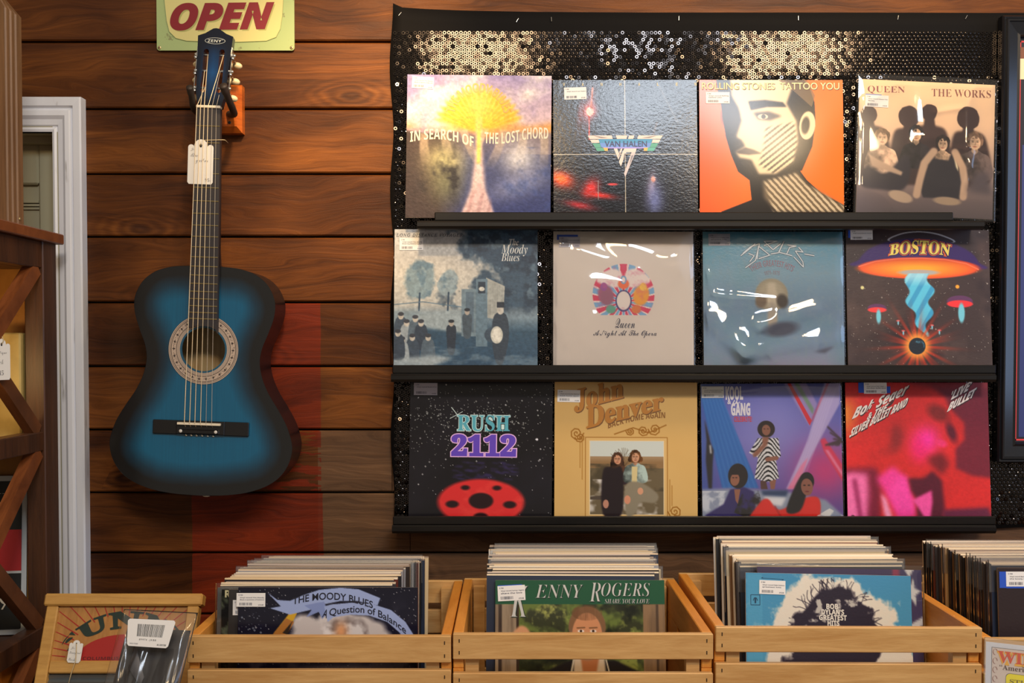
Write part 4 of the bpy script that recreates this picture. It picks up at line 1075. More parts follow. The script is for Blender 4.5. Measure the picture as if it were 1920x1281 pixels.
# ------------------------------------------------------------------ the door
WHITE = N('white_gloss_paint')
tc = WHITE.n('ShaderNodeTexCoord').outputs['Object']
nn = WHITE.noise(WHITE.mapping(tc, (40, 40, 6)), 1.0, 3)
WHITE.l(WHITE.ramp(nn, [(.25, s2l((150, 146, 140))), (.36, s2l((228, 230, 236))), (1, s2l((238, 240, 246)))]), WHITE.b.inputs['Base Color'])
WHITE.b.inputs['Roughness'].default_value = 0.4; WHITE = WHITE.m
CREAM = mat('cream_door_paint', (176, 170, 140), 0.5)
dr = tag(empty('door_1', (DOOR_R, 0, 0)), kind='structure')
mb = MB()
inx, outx = at(106, 400, 0).x, at(163, 400, 0).x
intop, outtop = at(90, 250, 0).z, at(90, 187, 0).z
inl, outl = 2 * (DOOR_L + DOOR_R) / 2 - inx, 2 * (DOOR_L + DOOR_R) / 2 - outx
prof = [(0, 0.0), (0, -.016), (.07, -.018), (.16, -.014), (.20, -.018), (.36, -.020), (.46, -.026), (.60, -.026), (.68, -.020), (.74, -.028), (.96, -.030), (1.0, -.026), (1.0, 0.0)]
vs = []
for t, y in prof:
    xr = inx + (outx - inx) * t; xl = inl + (outl - inl) * t; zt = intop + (outtop - intop) * t
    vs += [(xl, y, 0), (xl, y, zt), (xr, y, zt), (xr, y, 0)]
fs = []
for i in range(len(prof) - 1):
    for k in range(3): fs.append((i * 4 + k, i * 4 + k + 1, i * 4 + k + 5, i * 4 + k + 4))
mb.add([(x - DOOR_R, y, z) for x, y, z in vs], fs)
mb.build('door_frame', WHITE, dr)
mb = MB()   # jamb lining and stop
for a0, a1, y0, y1 in ((inx - .001, inx + .012, -.015, .14), (inx - .014, inx, .035, .06)):
    mb.box(a0 - DOOR_R, a1 - DOOR_R, y0, y1, 0, intop)
    mb.box(inl + inx - a0 - DOOR_R, inl + inx - a1 - DOOR_R, y0, y1, 0, intop)
mb.box(inl - DOOR_R, inx - DOOR_R, -.015, .14, intop, intop + .012); mb.box(inl - DOOR_R, inx - DOOR_R, .035, .06, intop - .014, intop)
mb.build('door_jamb', CREAM, dr)
mb = MB()
L0, L1, zt = inl + .003 - DOOR_R, inx - .003 - DOOR_R, intop - .003
mb.box(L0, L1, .075, .11, 0.005, zt)
for (x0, x1, z0, z1) in ((L0, L0 + .11, .005, zt), (L1 - .065, L1, .005, zt), (L0 + .11, L1 - .065, zt - .10, zt), (L0 + .11, L1 - .065, .62, .78), (L0 + .11, L1 - .065, .005, .2)):
    mb.box(x0, x1, .062, .075, z0, z1, ch=.004)
zs = at(50, 376, .06).z
for k, dz in enumerate((0, .007, .014)):
    mb.box(L0 + .11, L1 - .065, .062 + .004 * k, .075, zs - dz - .005, zs - dz)
mb.box(L0 + .18, L1 - .12, .064, .075, 1.02, zs - .03, ch=.008)
mb.build('door_panel', CREAM, dr)

# ------------------------------------------------------------------ black sequinned cloth
CLOTH = mat('black_cloth', (13, 11, 11), 0.8, spec=.15)
def cloth_y(x, z): return -0.0095 - 0.0015 * math.sin(x * 6.1) * math.sin(z * 7.3)
XL0, XR0 = at(735, 500, -.01).x, at(1990, 500, -.01).x
def top_z(px): return at(px, np.interp(px, [735, 755, 800, 880, 1000, 1200, 1900], [6, 14, 17, 20, 22, 23, 24]), -.01).z
zb0 = at(900, 990, -.01).z
nx, nz_ = 60, 40
vs, fs = [], []
for yo in (0, 1):
    for j in range(nz_ + 1):
        for i in range(nx + 1):
            x = XL0 + (XR0 - XL0) * i / nx
            zt = top_z(PCX + (x / 2.29) * F_PX); z = zb0 + (zt - zb0) * j / nz_
            if i == 0: x += .004 * math.sin(z * 23)
            z += (0.003 * math.sin(x * 17) if j == 0 else 0)
            vs.append((x, cloth_y(x, z) if yo == 0 else -0.002, z))
W_ = nx + 1; NV = W_ * (nz_ + 1)
for j in range(nz_):
    for i in range(nx):
        a0 = j * W_ + i
        fs.append((a0, a0 + 1, a0 + W_ + 1, a0 + W_))
ring = list(range(W_)) + [j * W_ + nx for j in range(1, nz_ + 1)] + [nz_ * W_ + i for i in range(nx - 1, -1, -1)] + [j * W_ for j in range(nz_ - 1, 0, -1)]
for k in range(len(ring)):
    a0, b0 = ring[k], ring[(k + 1) % len(ring)]
    fs.append((a0, b0, b0 + NV, a0 + NV))
mb = MB().use(CLOTH, True); mb.add(vs, fs)
cloth = tag(mb.build('hanging_cloth'), 'black sequinned cloth stapled to the plank wall behind the record ledges', 'cloth')
SEQ = mat('black_sequin', (62, 57, 55), 0.09, 1.0)
rs = np.random.RandomState(12)
sv, sf = [], []
def inside_sleeve(px, py):
    for (x0, y0, x1, y1) in ((775, 160, 1020, 400), (1052, 172, 1294, 400), (1332, 172, 1562, 400), (1625, 165, 1845, 400), (755, 450, 994, 675), (1052, 460, 1290, 675), (1335, 460, 1570, 675), (1606, 455, 1836, 675),
                             (782, 738, 1020, 955), (1056, 738, 1290, 955), (1330, 738, 1570, 955), (1606, 738, 1838, 955)):
        if x0 < px < x1 and y0 < py < y1: return True
    return py > 1000 or px > 1935 or (px > 1895 and 60 < py < 850)
pitch = 0.0091
row = 0
z = at(900, 62, -.01).z
while z > at(900, 985, -.01).z:
    x = XL0 + .008 + (row % 2) * pitch / 2
    while x < XR0 - .01:
        px = PCX + x / 2.29 * F_PX; py = PCY - 0
        py = 650 - (z - 1.5) / 2.29 * F_PX
        jx, jz = rs.normal(0, .0003), rs.normal(0, .0003)
        if not inside_sleeve(px, py) and rs.rand() < .985:
            up = py < 145
            jit = .012 if up else .09
            if rs.rand() < (.02 if up else .08): jit = .16
            if 1120 < px < 1280 and py < 145: jit = .035
            tx, tz = rs.normal(0, jit), rs.normal(0, jit)
            nrm = Vector((tx, -1, tz)).normalized()
            u = Vector((1, 0, 0)) - nrm * nrm.x; u.normalize(); w = nrm.cross(u)
            c0 = Vector((x + jx, cloth_y(x, z) - .0022, z + jz)); o0 = len(sv); K = 9
            for rr, dd in ((.0040, 0.0), (.0022, .0), (.0010, -.0004)):
                for k in range(K):
                    q = 2 * math.pi * k / K
                    sv.append(c0 + (u * math.cos(q) + w * math.sin(q)) * rr - nrm * dd)
            for r_ in range(2):
                for k in range(K):
                    a0, b0 = o0 + r_ * K + k, o0 + r_ * K + (k + 1) % K
                    sf.append((a0, b0, b0 + K, a0 + K))
        x += pitch
    z -= pitch * .82; row += 1
mb = MB().use(SEQ); mb.add(sv, sf)
tag(mb.build('sequins', None, cloth), kind='stuff')
STAPLE = mat('staple_steel', (215, 212, 205), 0.3, 1.0)
for px, py, ang in ((750, 26, 50), (970, 38, 60), (1034, 36, 95), (1273, 34, 88), (1497, 34, 90), (1684, 33, 80), (1812, 32, 60), (748, 158, 80), (748, 748, 85)):
    p = at(px, py, -.0125); b = MB(); a_ = R(ang)
    b.tube([p + Vector((-math.cos(a_) * .0045, .003, -math.sin(a_) * .0045)), p + Vector((-math.cos(a_) * .0045, 0, -math.sin(a_) * .0045)), p + Vector((math.cos(a_) * .0045, 0, math.sin(a_) * .0045)), p + Vector((math.cos(a_) * .0045, .003, math.sin(a_) * .0045))], .0006, 6)
    b.build('staple', STAPLE, cloth)

# ------------------------------------------------------------------ record ledges
BLACKW = N('black_ledge_paint')
tcl = BLACKW.n('ShaderNodeTexCoord').outputs['Object']
BLACKW.l(BLACKW.ramp(BLACKW.noise(BLACKW.mapping(tcl, (6, 60, 60)), 1, 3), [(.3, s2l((15, 13, 12))), (.8, s2l((27, 24, 21)))]), BLACKW.b.inputs['Base Color'])
BLACKW.b.inputs['Specular IOR Level'].default_value = 0.3; BLACKW.b.inputs['Roughness'].default_value = 0.38; BLACKW = BLACKW.m
def ledge(pl, pr, pl2, pr2, py, label, zl=None):
    """py: pixel height of the shelf top at its front; lip from pl2 to pr2 stands on the base from pl to pr"""
    c = at((pl + pr) / 2, py, -.085)
    root = tag(empty('record_ledge', (c.x, 0, c.z)), label, 'ledge', 'black record ledges')
    a0, a1 = at(pl, py, -.09).x - c.x, at(pr, py, -.09).x - c.x
    dip = LEDGE_DIP[LEDGE_PY.index(py)]
    prof = [(-.0145, -dip), (-.0735, -dip), (-.074, 0), (-.086, 0), (-.088, -.002), (-.091, -.004), (-.091, -.012), (-.087, -.0175), (-.06, -.0175), (-.05, -.012), (-.0145, -.012)]
    if dip: prof = prof[:-2] + [(-.05, -.019), (-.0145, -.019)]
    mb = MB(); n = len(prof)
    vs = [(a0, y, z) for y, z in prof] + [(a1, y, z) for y, z in prof]
    mb.add(vs, [tuple(range(n)), tuple(reversed(range(n, 2 * n)))] + [(i, (i + 1) % n, (i + 1) % n + n, i + n) for i in range(n)])
    mb.build('ledge_base', BLACKW, root)
    b0, b1 = at(pl2, py, -.08).x - c.x, at(pr2, py, -.08).x - c.x
    mb = MB(); mb.box(b0, b1, -.084, -.075, 0.0003, .0185, ch=.0018)
    mb.build('front_lip', BLACKW, root)
    return root
ledge(782, 1846, 815, 1786, LEDGE_PY[0], 'topmost of the three black wall ledges, holding the orange sleeve')
ledge(733, 1868, 736, 1866, LEDGE_PY[1], 'middle black wall ledge, holding the white sleeve with the arched crest')
ledge(735, 1868, 737, 1866, LEDGE_PY[2], 'lowest black wall ledge, just above the crates')

# ------------------------------------------------------------------ OPEN sign
SGN = N('enamel_green')
tcs = SGN.n('ShaderNodeTexCoord').outputs['Object']
SGN.l(SGN.mix(SGN.math('GREATER_THAN', SGN.noise(tcs, 45, 4, .7), .66), s2l((160, 178, 118)), s2l((134, 140, 92))), SGN.b.inputs['Base Color']); SGN.b.inputs['Roughness'].default_value = .45; SGN = SGN.m
p0, p1 = at(294, 96, -.008), at(552, 93, -.008)
w_ = p1.x - p0.x; cx_ = (p0.x + p1.x) / 2; zb_ = (p0.z + p1.z) / 2
sg = tag(empty('open_sign', (cx_, 0, zb_)), 'pale green and cream metal sign reading OPEN above the guitar', 'sign')
def rr(x0, x1, z0, z1, r, n=6, flare=0.0):
    out = []
    for cx, cz, a0 in ((x1 - r, z1 - r, 0), (x0 + r, z1 - r, 90), (x0 + r, z0 + r, 180), (x1 - r, z0 + r, 270)):
        for k in range(n + 1):
            t = R(a0 + 90 * k / n); out.append((cx + r * math.cos(t), cz + r * math.sin(t)))
    return out
H_ = .21
mb = MB(); mb.prism(rr(-w_ / 2, w_ / 2, 0, H_, .006, 3), -.0075, -.0045); mb.build('sign_plate', SGN, sg)
k_ = w_ / 258.0
def sp(px, py): return ((px - 423) * k_, (94.5 - py) * k_)
inner = [sp(x, y) for x, y in ((317, -40), (309, 0), (313, 40), (318, 60), (330, 72), (350, 77), (400, 79), (450, 79), (500, 77), (518, 70), (526, 55), (530, 30), (532, 0), (532, -40))]
mb = MB(); mb.prism(inner, -.0083, -.007); mb.build('sign_panel', mat('enamel_cream', (208, 198, 128), .45), sg)
mb = MB()
ol = inner[1:-1]; 
for a_, b_ in zip(ol[:-1], ol[1:]): mb.tube([(a_[0], -.0084, a_[1]), (b_[0], -.0084, b_[1])], .0007, 5)
mb.build('panel_outline', mat('enamel_line', (150, 160, 104), .5), sg)
mb = MB()
def om(dx, dy): return lambda a, b: (sp(323 + a * 186 + 6 * (b - .5) + dx, 0)[0], -.0086 - (.0004 if dx == 0 else 0), sp(0, 56 - b * 47 + dy - 2.5 * a)[1])
put_text(mb, 'OPEN', 'sansit', om(3, 3), mat('enamel_shadow', (168, 166, 96), .5), .02)
put_text(mb, 'OPEN', 'sansit', om(0, 0), mat('enamel_red', (128, 24, 32), .4), .035)
mb.build('open_lettering', None, sg)
for sx in (-1, 1):
    mb = MB(); mb.use(mat('brass_screw', (200, 180, 130), .35, .8)); mb.ell((sx * (w_ / 2 - .006), -.008, .006), (.004, .0018, .004), None, 12, 6); mb.use(BLACK_INK); mb.ell((sx * (w_ / 2 - .006), -.0097, .006), (.0014, .0006, .0014), None, 8, 4)
    mb.build('screw', None, sg)

# ------------------------------------------------------------------ framed picture at the edge
BLK = mat('black_frame_lacquer', (16, 17, 22), 0.22)
fx0, fz1, fz0 = at(1874, 500, -.035).x, at(1890, 29, -.035).z, at(1890, 868, -.035).z
fx1 = fx0 + .66
fr = tag(empty('picture_frame', ((fx0 + fx1) / 2, 0, fz0)), 'large framed picture in a wide black moulding hung beside the record ledges', 'picture')
mb = MB()
prof = [(0, -.0145), (0, -.034), (.003, -.039), (.007, -.037), (.0095, -.041), (.013, -.041), (.014, -.038), (.036, -.030), (.041, -.032), (.043, -.028), (.043, -.0145)]
vs, fs = [], []
c_ = ((fx0 + fx1) / 2, fz0)
for t, y in prof: vs += [(fx0 + t - c_[0], y, fz0 + t - c_[1]), (fx1 - t - c_[0], y, fz0 + t - c_[1]), (fx1 - t - c_[0], y, fz1 - t - c_[1]), (fx0 + t - c_[0], y, fz1 - t - c_[1])]
n = len(prof)
for i in range(n - 1):
    for k in range(4): fs.append((i * 4 + k, i * 4 + (k + 1) % 4, (i + 1) * 4 + (k + 1) % 4, (i + 1) * 4 + k))
mb.add(vs, fs); mb.build('frame_moulding', BLK, fr)
mb = MB(); a0 = .0435
X0, X1, Z0, Z1 = fx0 + a0 - c_[0], fx1 - a0 - c_[0], fz0 + a0 - c_[1], fz1 - a0 - c_[1]
mb.use(mat('picture_board', (22, 20, 28), .5)); mb.box(X0, X1, -.0170, -.0148, Z0, Z1)
def rng_(x0, x1, z0, z1, wd, m, y):
    mb.use(mat(*m))
    for q in ((x0, x1, z0, z0 + wd), (x0, x1, z1 - wd, z1), (x0, x0 + wd, z0, z1), (x1 - wd, x1, z0, z1)): mb.box(q[0], q[1], y - .001, -.0165, q[2], q[3])
rng_(X0 + .003, X1 - .003, Z0 + .004, Z1 - .006, .0035, ('picture_red_line', (222, 62, 62), .5), -.0164)
mb.use(mat('picture_blue', (46, 54, 110), .5)); mb.box(X0 + .012, X1 - .012, -.0172, -.0168, Z0 + .012, Z1 * .75)
mb.use(mat('picture_cream', (236, 214, 170), .5)); mb.box(X0 + .0005, X1 - .0005, -.0178, -.0168, Z1 - .09, Z1 - .045)
mb.use(mat('picture_brown', (120, 70, 44), .5)); mb.box(X0 + .0005, X1 - .0005, -.0178, -.0168, Z1 - .045, Z1 - .02)
mb.build('print', None, fr)
# ------------------------------------------------------------------ guitar
GY = -0.135                                  # depth of the soundboard
GS = F_PX / (GY - CAM.y)                     # pixels per metre there
AX = lambda py: 398 - .0353 * (py - 207)     # neck axis in the photo
g0 = at(AX(715), 715, GY)
gt = tag(empty('acoustic_guitar', g0, (0, R(2.02), 0)), 'blue sunburst acoustic guitar hanging on the plank wall beside the white door', 'guitar')
def gx(px, py): return (px - AX(py)) / GS * 1.0
def gz(py): return (715 - py) / GS
prof = [(0, 0), (1.5, 45), (5, 70), (14, 95), (30, 115), (50, 127), (70, 132), (95, 129.5), (125, 119.5), (150, 110), (176, 106), (205, 111), (235, 124), (265, 143), (295, 160), (325, 170), (345, 171), (370, 164), (393, 148), (410, 124), (422, 92), (428, 60), (431, 25), (431.5, 0)]
right = [(p.x / GS, gz(499 + p.y)) for p in catmull([(h, s_, 0) for s_, h in prof], 6)]
outline = right + [(-x, z) for x, z in reversed(right[1:-1])]
OUT = np.array(outline)
BD = .098
hole_c, hole_r = (0.0, gz(655.5)), 42 / GS
# soundboard: grid between the outline halves, the burst painted by distance from the rim
sb_v, sb_f = [], []
NU, NR = 120, len(right)
cols = []
def edge_dist(x, z):
    d = np.hypot(OUT[:, 0] - x, OUT[:, 1] - z); return d.min()
rows_z = np.concatenate([np.linspace(right[0][1], right[0][1] - .012, 8)[:-1], np.linspace(right[0][1] - .012, right[-1][1] + .012, 150), np.linspace(right[-1][1] + .012, right[-1][1], 8)[1:]])
RX = np.array([p[0] for p in right]); RZ = np.array([p[1] for p in right])
for z in rows_z:
    hw = np.interp(-z, -RZ, RX)
    for i in range(NU + 1):
        x = (i / NU * 2 - 1) * hw
        sb_v.append((x, 0, z))
        d = min(edge_dist(x, z), 1)
        cols.append(d)
W_ = NU + 1
for j in range(len(rows_z) - 1):
    for i in range(NU):
        a0 = j * W_ + i
        cxm = (sb_v[a0][0] + sb_v[a0 + W_ + 1][0]) / 2 - hole_c[0]; czm = (sb_v[a0][2] + sb_v[a0 + W_ + 1][2]) / 2 - hole_c[1]
        if math.hypot(cxm, czm) < hole_r * 1.06: continue
        sb_f.append((a0, a0 + W_, a0 + W_ + 1, a0 + 1))
BURST = N('blue_sunburst_lacquer')
ad = BURST.n('ShaderNodeAttribute', attribute_name='rim')
tcg = BURST.n('ShaderNodeTexCoord').outputs['Object']
dn = BURST.math('ADD', ad.outputs['Fac'], BURST.math('MULTIPLY', BURST.math('SUBTRACT', BURST.noise(tcg, 9, 3), .5), .022))
fine = BURST.noise(BURST.mapping(tcg, (420, 1, 5)), 1, 2)
blue = BURST.mix(fine, s2l((0, 76, 110)), s2l((2, 96, 132)))
bc = BURST.mix(BURST.ramp(dn, [(.020, (0, 0, 0)), (.040, (.25, .25, .25)), (.070, (1, 1, 1))]), s2l((9, 10, 12)), blue)
BURST.l(bc, BURST.b.inputs['Base Color']); BURST.b.inputs['Roughness'].default_value = .3
BURST.b.inputs['Coat Weight'].default_value = .35; BURST.b.inputs['Coat Roughness'].default_value = .12
BURST.bump(fine, .05, .001)
BURST = BURST.m
mb = MB().use(BURST, True); mb.add(sb_v, sb_f)
board = mb.build('soundboard', None, gt)
board.data.attributes.new('rim', 'FLOAT', 'POINT').data.foreach_set('value', cols)
LACQ = mat('black_lacquer', (14, 11, 14), .36, spec=.35, coat=.1)
mb = MB().use(LACQ, True); n = len(outline)
vs = [(x, -.0006, z) for x, z in outline] + [(x * .998, .003, z) for x, z in outline] + [(x, BD, z) for x, z in outline]
fs = [(k, (k + 1) % n, (k + 1) % n + n, k + n) for k in range(n)] + [(k + n, (k + 1) % n + n, (k + 1) % n + 2 * n, k + 2 * n) for k in range(n)]
mb.add(vs, fs); mb.build('body_sides', None, gt, smooth_angle=50)
mb = MB().use(wood('guitar_back_wood', (150, 112, 66), (206, 176, 124), (30, 1, 2), .5)); mb.add([(x * .995, BD - .002, z) for x, z in outline], [tuple(range(n))])
mb.use(LACQ); mb.add([(x, BD, z) for x, z in outline], [tuple(range(n))]); mb.build('body_back', None, gt)
# rosette with fine rings and small star marks
def ring(mb, r0, r1, y, seg=72, y2=None):
    vs = []
    for k in range(seg):
        t = 2 * math.pi * k / seg
        for r_, yy in ((r0, y2 if y2 is not None else y), (r1, y)): vs.append((hole_c[0] + r_ * math.cos(t), yy, hole_c[1] + r_ * math.sin(t)))
    mb.add(vs, [(2 * k, 2 * k + 1, 2 * ((k + 1) % seg) + 1, 2 * ((k + 1) % seg)) for k in range(seg)])
PEARL = mat('rosette_cream', (186, 166, 148), .4); RK = mat('rosette_dark', (40, 30, 30), .5)
mb = MB()
RO = 65.5 / GS
mb.use(PEARL); ring(mb, hole_r * .97, RO, -.0008)
mb.use(mat('rosette_edge', (30, 84, 110), .4)); ring(mb, hole_r * .97, hole_r * 1.05, -.0010); ring(mb, hole_r * .97, hole_r * .97 + .0001, -.001, y2=.0035)
mb.use(RK)
for a_, b_ in ((.995, 1.0), (.955, .965), (.915, .93), (.765, .78), (.735, .74), (.70, .705)): ring(mb, RO * a_, RO * b_, -.0011)
for k in range(26):
    t = 2 * math.pi * k / 26; c, s_ = hole_c[0] + RO * .848 * math.cos(t), hole_c[1] + RO * .848 * math.sin(t)
    pts = []
    for q in range(8):
        rr_ = .0038 if q % 2 == 0 else .0013; pts.append((c + rr_ * math.cos(t + q * math.pi / 4), -.0012, s_ + rr_ * math.sin(t + q * math.pi / 4)))
    mb.add(pts, [tuple(range(8))])
for k in range(110):
    t = 2 * math.pi * k / 110; rr_ = RO * (.79 + .11 * rnd.random()); t2 = t + rnd.uniform(-.07, .07); r2 = RO * (.79 + .11 * rnd.random())
    p, q = (hole_c[0] + rr_ * math.cos(t), hole_c[1] + rr_ * math.sin(t)), (hole_c[0] + r2 * math.cos(t2), hole_c[1] + r2 * math.sin(t2))
    d = Vector((q[0] - p[0], q[1] - p[1])); 
    if d.length < 1e-5: continue
    d = d.normalized() * .00022; mb.add([(p[0] - d.y, -.00115, p[1] + d.x), (q[0] - d.y, -.00115, q[1] + d.x), (q[0] + d.y, -.00115, q[1] - d.x), (p[0] + d.y, -.00115, p[1] - d.x)], [(0, 1, 2, 3)])
mb.build('rosette', None, gt)
# neck and fingerboard
FBT = .012
zn, ze = gz(208), gz(612)
wn, we = 22 / GS, 27.5 / GS
mb = MB(); mb.use(mat('fingerboard_black', (42, 38, 40), .5))
z2 = gz(625)
mb.prism([(-wn, zn), (wn, zn), (we, gz(606)), (we * 1.0, z2), (we * .8, gz(613)), (-we * .3, gz(611)), (-we, gz(616))], -FBT, -.0008)
mb.build('fingerboard', None, gt)
mb = MB().use(mat('neck_black', (26, 22, 24), .35), True)
K = 12; vs = []
for z, wd, dp in ((zn + .004, wn, .020), (gz(330), wn * 1.1, .021), (gz(470), wn * 1.22, .024), (gz(497), wn * 1.25, .045), (gz(499.5), wn * 1.25, .085)):
    for k in range(K + 1):
        t = math.pi * k / K; vs.append((wd * .98 * math.cos(t), -.0009 + dp * math.sin(t) ** .8, z))
fs = [(j * (K + 1) + k, j * (K + 1) + k + 1, (j + 1) * (K + 1) + k + 1, (j + 1) * (K + 1) + k) for j in range(4) for k in range(K)]
mb.add(vs, fs); mb.build('neck', None, gt)
FRET = mat('fret_wire', (188, 172, 120), .3, .9); BONE = mat('nut_bone', (226, 214, 190), .4)
SC = 586 / GS
for k in range(1, 20):
    z = zn - SC * (1 - 2 ** (-k / 12)); wd = wn + (we - wn) * (zn - z) / (zn - ze)
    mb = MB(); mb.tube([(-wd * .97, -FBT, z), (wd * .97, -FBT, z)], .0011, 6); mb.build('fret', FRET, gt)
mb = MB(); mb.box(-wn * 1.02, wn * 1.02, -FBT - .0036, 0, zn, zn + .0055, ch=.001); mb.build('nut', BONE, gt)
# headstock, tilted back
HT = Matrix.Translation((0, -.006, zn + .005)) @ Matrix.Rotation(R(-11), 4, 'X')
def hp(px, py): return ((px - AX(py)) / GS - .0015 + .004 * (207 - py) / 150 * 0, (204 - py) / GS * 1.03)
hs = bpy.data.objects.new('headstock', None)
DK = N('blue_black_lacquer')
tch = DK.n('ShaderNodeTexCoord').outputs['Object']
sx = DK.n('ShaderNodeSeparateXYZ'); DK.l(tch, sx.inputs[0])
q1 = DK.math('MULTIPLY', DK.math('SUBTRACT', 1.0, DK.math('MULTIPLY', DK.math('ABSOLUTE', sx.outputs[0]), 34.0), clamp=True), DK.math('SUBTRACT', 1.0, DK.math('MULTIPLY', DK.math('ABSOLUTE', DK.math('SUBTRACT', sx.outputs[2], .075)), 15.0), clamp=True))
DK.l(DK.mix(DK.math('MULTIPLY', q1, DK.math('ADD', DK.noise(tch, 30, 3), .5)), s2l((8, 16, 32)), s2l((12, 62, 112))), DK.b.inputs['Base Color']); DK.b.inputs['Roughness'].default_value = .25; DK = DK.m
hw = lambda z: np.interp(z, [0, .02, .03, .157], [wn, .0285, .0305, .037])
HZ = .157
bm = bmesh.new()
pts = [(-hw(0), 0), (hw(0), 0), (hw(.02), .02), (hw(.03), .03), (hw(HZ), HZ), (.022, HZ + .006), (.006, HZ + .017), (0, HZ + .018), (-.006, HZ + .017), (-.022, HZ + .006), (-hw(HZ), HZ), (-hw(.03), .03), (-hw(.02), .02)]
def slot(cx): 
    out = []
    for k in range(9): t = math.pi * k / 8; out.append((cx + .0055 * math.cos(t), .122 + .0055 * math.sin(t)))
    for k in range(9): t = math.pi + math.pi * k / 8; out.append((cx + .0055 * math.cos(t), .036 + .0055 * math.sin(t)))
    return out
loops = [pts, slot(-.0165), slot(.0165)]
HD = .016
edges = []
ring_v = []
for lp in loops:
    vv = [bm.verts.new((x, 0, z)) for x, z in lp]; ring_v.append(vv)
    for k in range(len(vv)): edges.append(bm.edges.new((vv[k], vv[(k + 1) % len(vv)])))
bmesh.ops.triangle_fill(bm, use_beauty=True, edges=edges)
faces = bm.faces[:]
ex = bmesh.ops.extrude_face_region(bm, geom=faces)
for v in [g for g in ex['geom'] if isinstance(g, bmesh.types.BMVert)]: v.co.y += HD
bm.verts.index_update()
mb = MB().use(DK); mb.add([v.co.copy() for v in bm.verts], [[v.index for v in f.verts] for f in bm.faces]); bm.free()
hs = mb.build('headstock', None, gt); hs.matrix_local = HT
SILV = mat('silver_logo', (190, 196, 190), .4)
mb = MB()
put_text(mb, 'ZENY', 'sans', lambda a, b: (-.0155 + .029 * a, -.0006, .1425 + .0065 * b), SILV, -.005)
mb.use(SILV); e = [(-.0 + .0215 * math.cos(2 * math.pi * k / 40), .146 + .0072 * math.sin(2 * math.pi * k / 40)) for k in range(40)]
for k in range(40):
    (x0, z0), (x1, z1) = e[k], e[(k + 1) % 40]; s0 = .955
    mb.add([(x0, -.0005, z0), (x1, -.0005, z1), (x1 * s0, -.0005, .146 + (z1 - .146) * .9), (x0 * s0, -.0005, .146 + (z0 - .146) * .9)], [(0, 1, 2, 3)])
put_text(mb, '®', 'plain', lambda a, b: (.0142 + .0026 * a, -.0006, .1475 + .0026 * b), SILV)
mb.build('maker_logo', None, hs)
# machine heads
CRM = mat('tuner_button_cream', (224, 204, 160), .35)
for side in (-1, 1):
    mb = MB(); mb.use(CHROME); mb.box(side * .0358, side * .0372, .003, .013, .022, .134); mb.build('tuner_plate', None, hs)
    for k, z in enumerate((.118, .082, .044)):
        mb = MB()
        xe = hw(z)
        mb.use(CHROME); mb.tube([(side * .006, .008, z), (side * .034, .008, z)], .0028, 8)
        mb.tube([(side * xe, .008, z), (side * (xe + .005), .008, z)], .0045, 10); mb.ell((side * (xe + .006), .008, z), (.003, .0035, .0035), None, 10, 6)
        mb.tube([(side * (xe + .004), .004, z - .009), (side * (xe + .004), .014, z - .009)], .0032, 8); mb.ell((side * (xe + .004), .002, z - .009), (.0038, .003, .0038), None, 10, 6)
        mb.tube([(side * (xe + .004), .014, z - .009), (side * (xe + .006), .026, z - .010)], .0022, 8)
        tn = mb.build('tuner', None, hs, smooth_angle=40)
        mb = MB().use(CRM, True); mb.ell((side * (xe + .007), .031, z - .011), (.0105, .0085, .0068), Matrix.Rotation(R(8 * side), 3, 'Y'), 16, 10); mb.build('tuner_button', None, tn)
# bridge
zb1, zb2 = gz(789.5), gz(816)
bx0, bx1 = gx(287, 802), gx(467, 802)
BRK = mat('bridge_black', (18, 17, 18), .3)
mb = MB(); mb.use(BRK)
mb.box(bx0, bx0 + .052, -.006, 0, zb2, zb1, ch=.0015); mb.box(bx1 - .052, bx1, -.006, 0, zb2, zb1, ch=.0015); mb.box(bx0 + .05, bx1 - .05, -.009, 0, zb2 + .001, zb1, ch=.0015)
mb.box(bx0 + .06, bx1 - .06, -.0115, 0, zb2 + .002, zb2 + .012, ch=.002)
br = mb.build('bridge', None, gt)
mb = MB(); mb.box(gx(336, 794), gx(416, 794), -.0165, -.004, gz(796.5), gz(792.5)); mb.build('saddle', BONE, br)
for px in (341, 406.5):
    mb = MB().use(mat('pearl_dot', (206, 204, 198), .3), True); mb.ell((gx(px, 809), -.0113, gz(809)), (.0036, .0012, .0036), None, 14, 6); mb.build('pearl_dot', None, br)
sx0 = [377.5, 384.3, 391.2, 398.3, 405.8, 413.5]; sx1 = [349.8, 359.6, 369.4, 379.9, 390.2, 400.6]
WOUND, NYL = mat('wound_string', (226, 206, 170), .4, .3), mat('nylon_string', (186, 176, 160), .35)
tz = [.118, .082, .044]
for k in range(6):
    rr_ = (.00085, .0008, .00075, .0007, .0004, .0004)[k]
    side = -1 if k < 3 else 1
    post = HT @ Vector((side * (.0165 + .002 * (1 if k % 2 else -1)), .006, tz[2 - k] if k < 3 else tz[k - 3]))
    mb = MB()
    mb.tube([post, (gx(sx0[k], 207), -FBT - .0040, zn + .003), (gx(sx1[k], 794), -.0172, gz(794)), (gx(sx1[k], 794), -.008, gz(801)), (gx(sx1[k], 803), -.0065, gz(816)), (gx(sx1[k], 803), -.004, gz(818))], rr_, 6)
    mb.build('string', WOUND if k < 4 else NYL, gt)
    mb = MB().use(mat('string_knot', (214, 206, 190), .4)); mb.ell((gx(sx1[k], 803), -.003, gz(817.5)), (.0022, .002, .0014), None, 8, 5); mb.build('string_end', None, br)
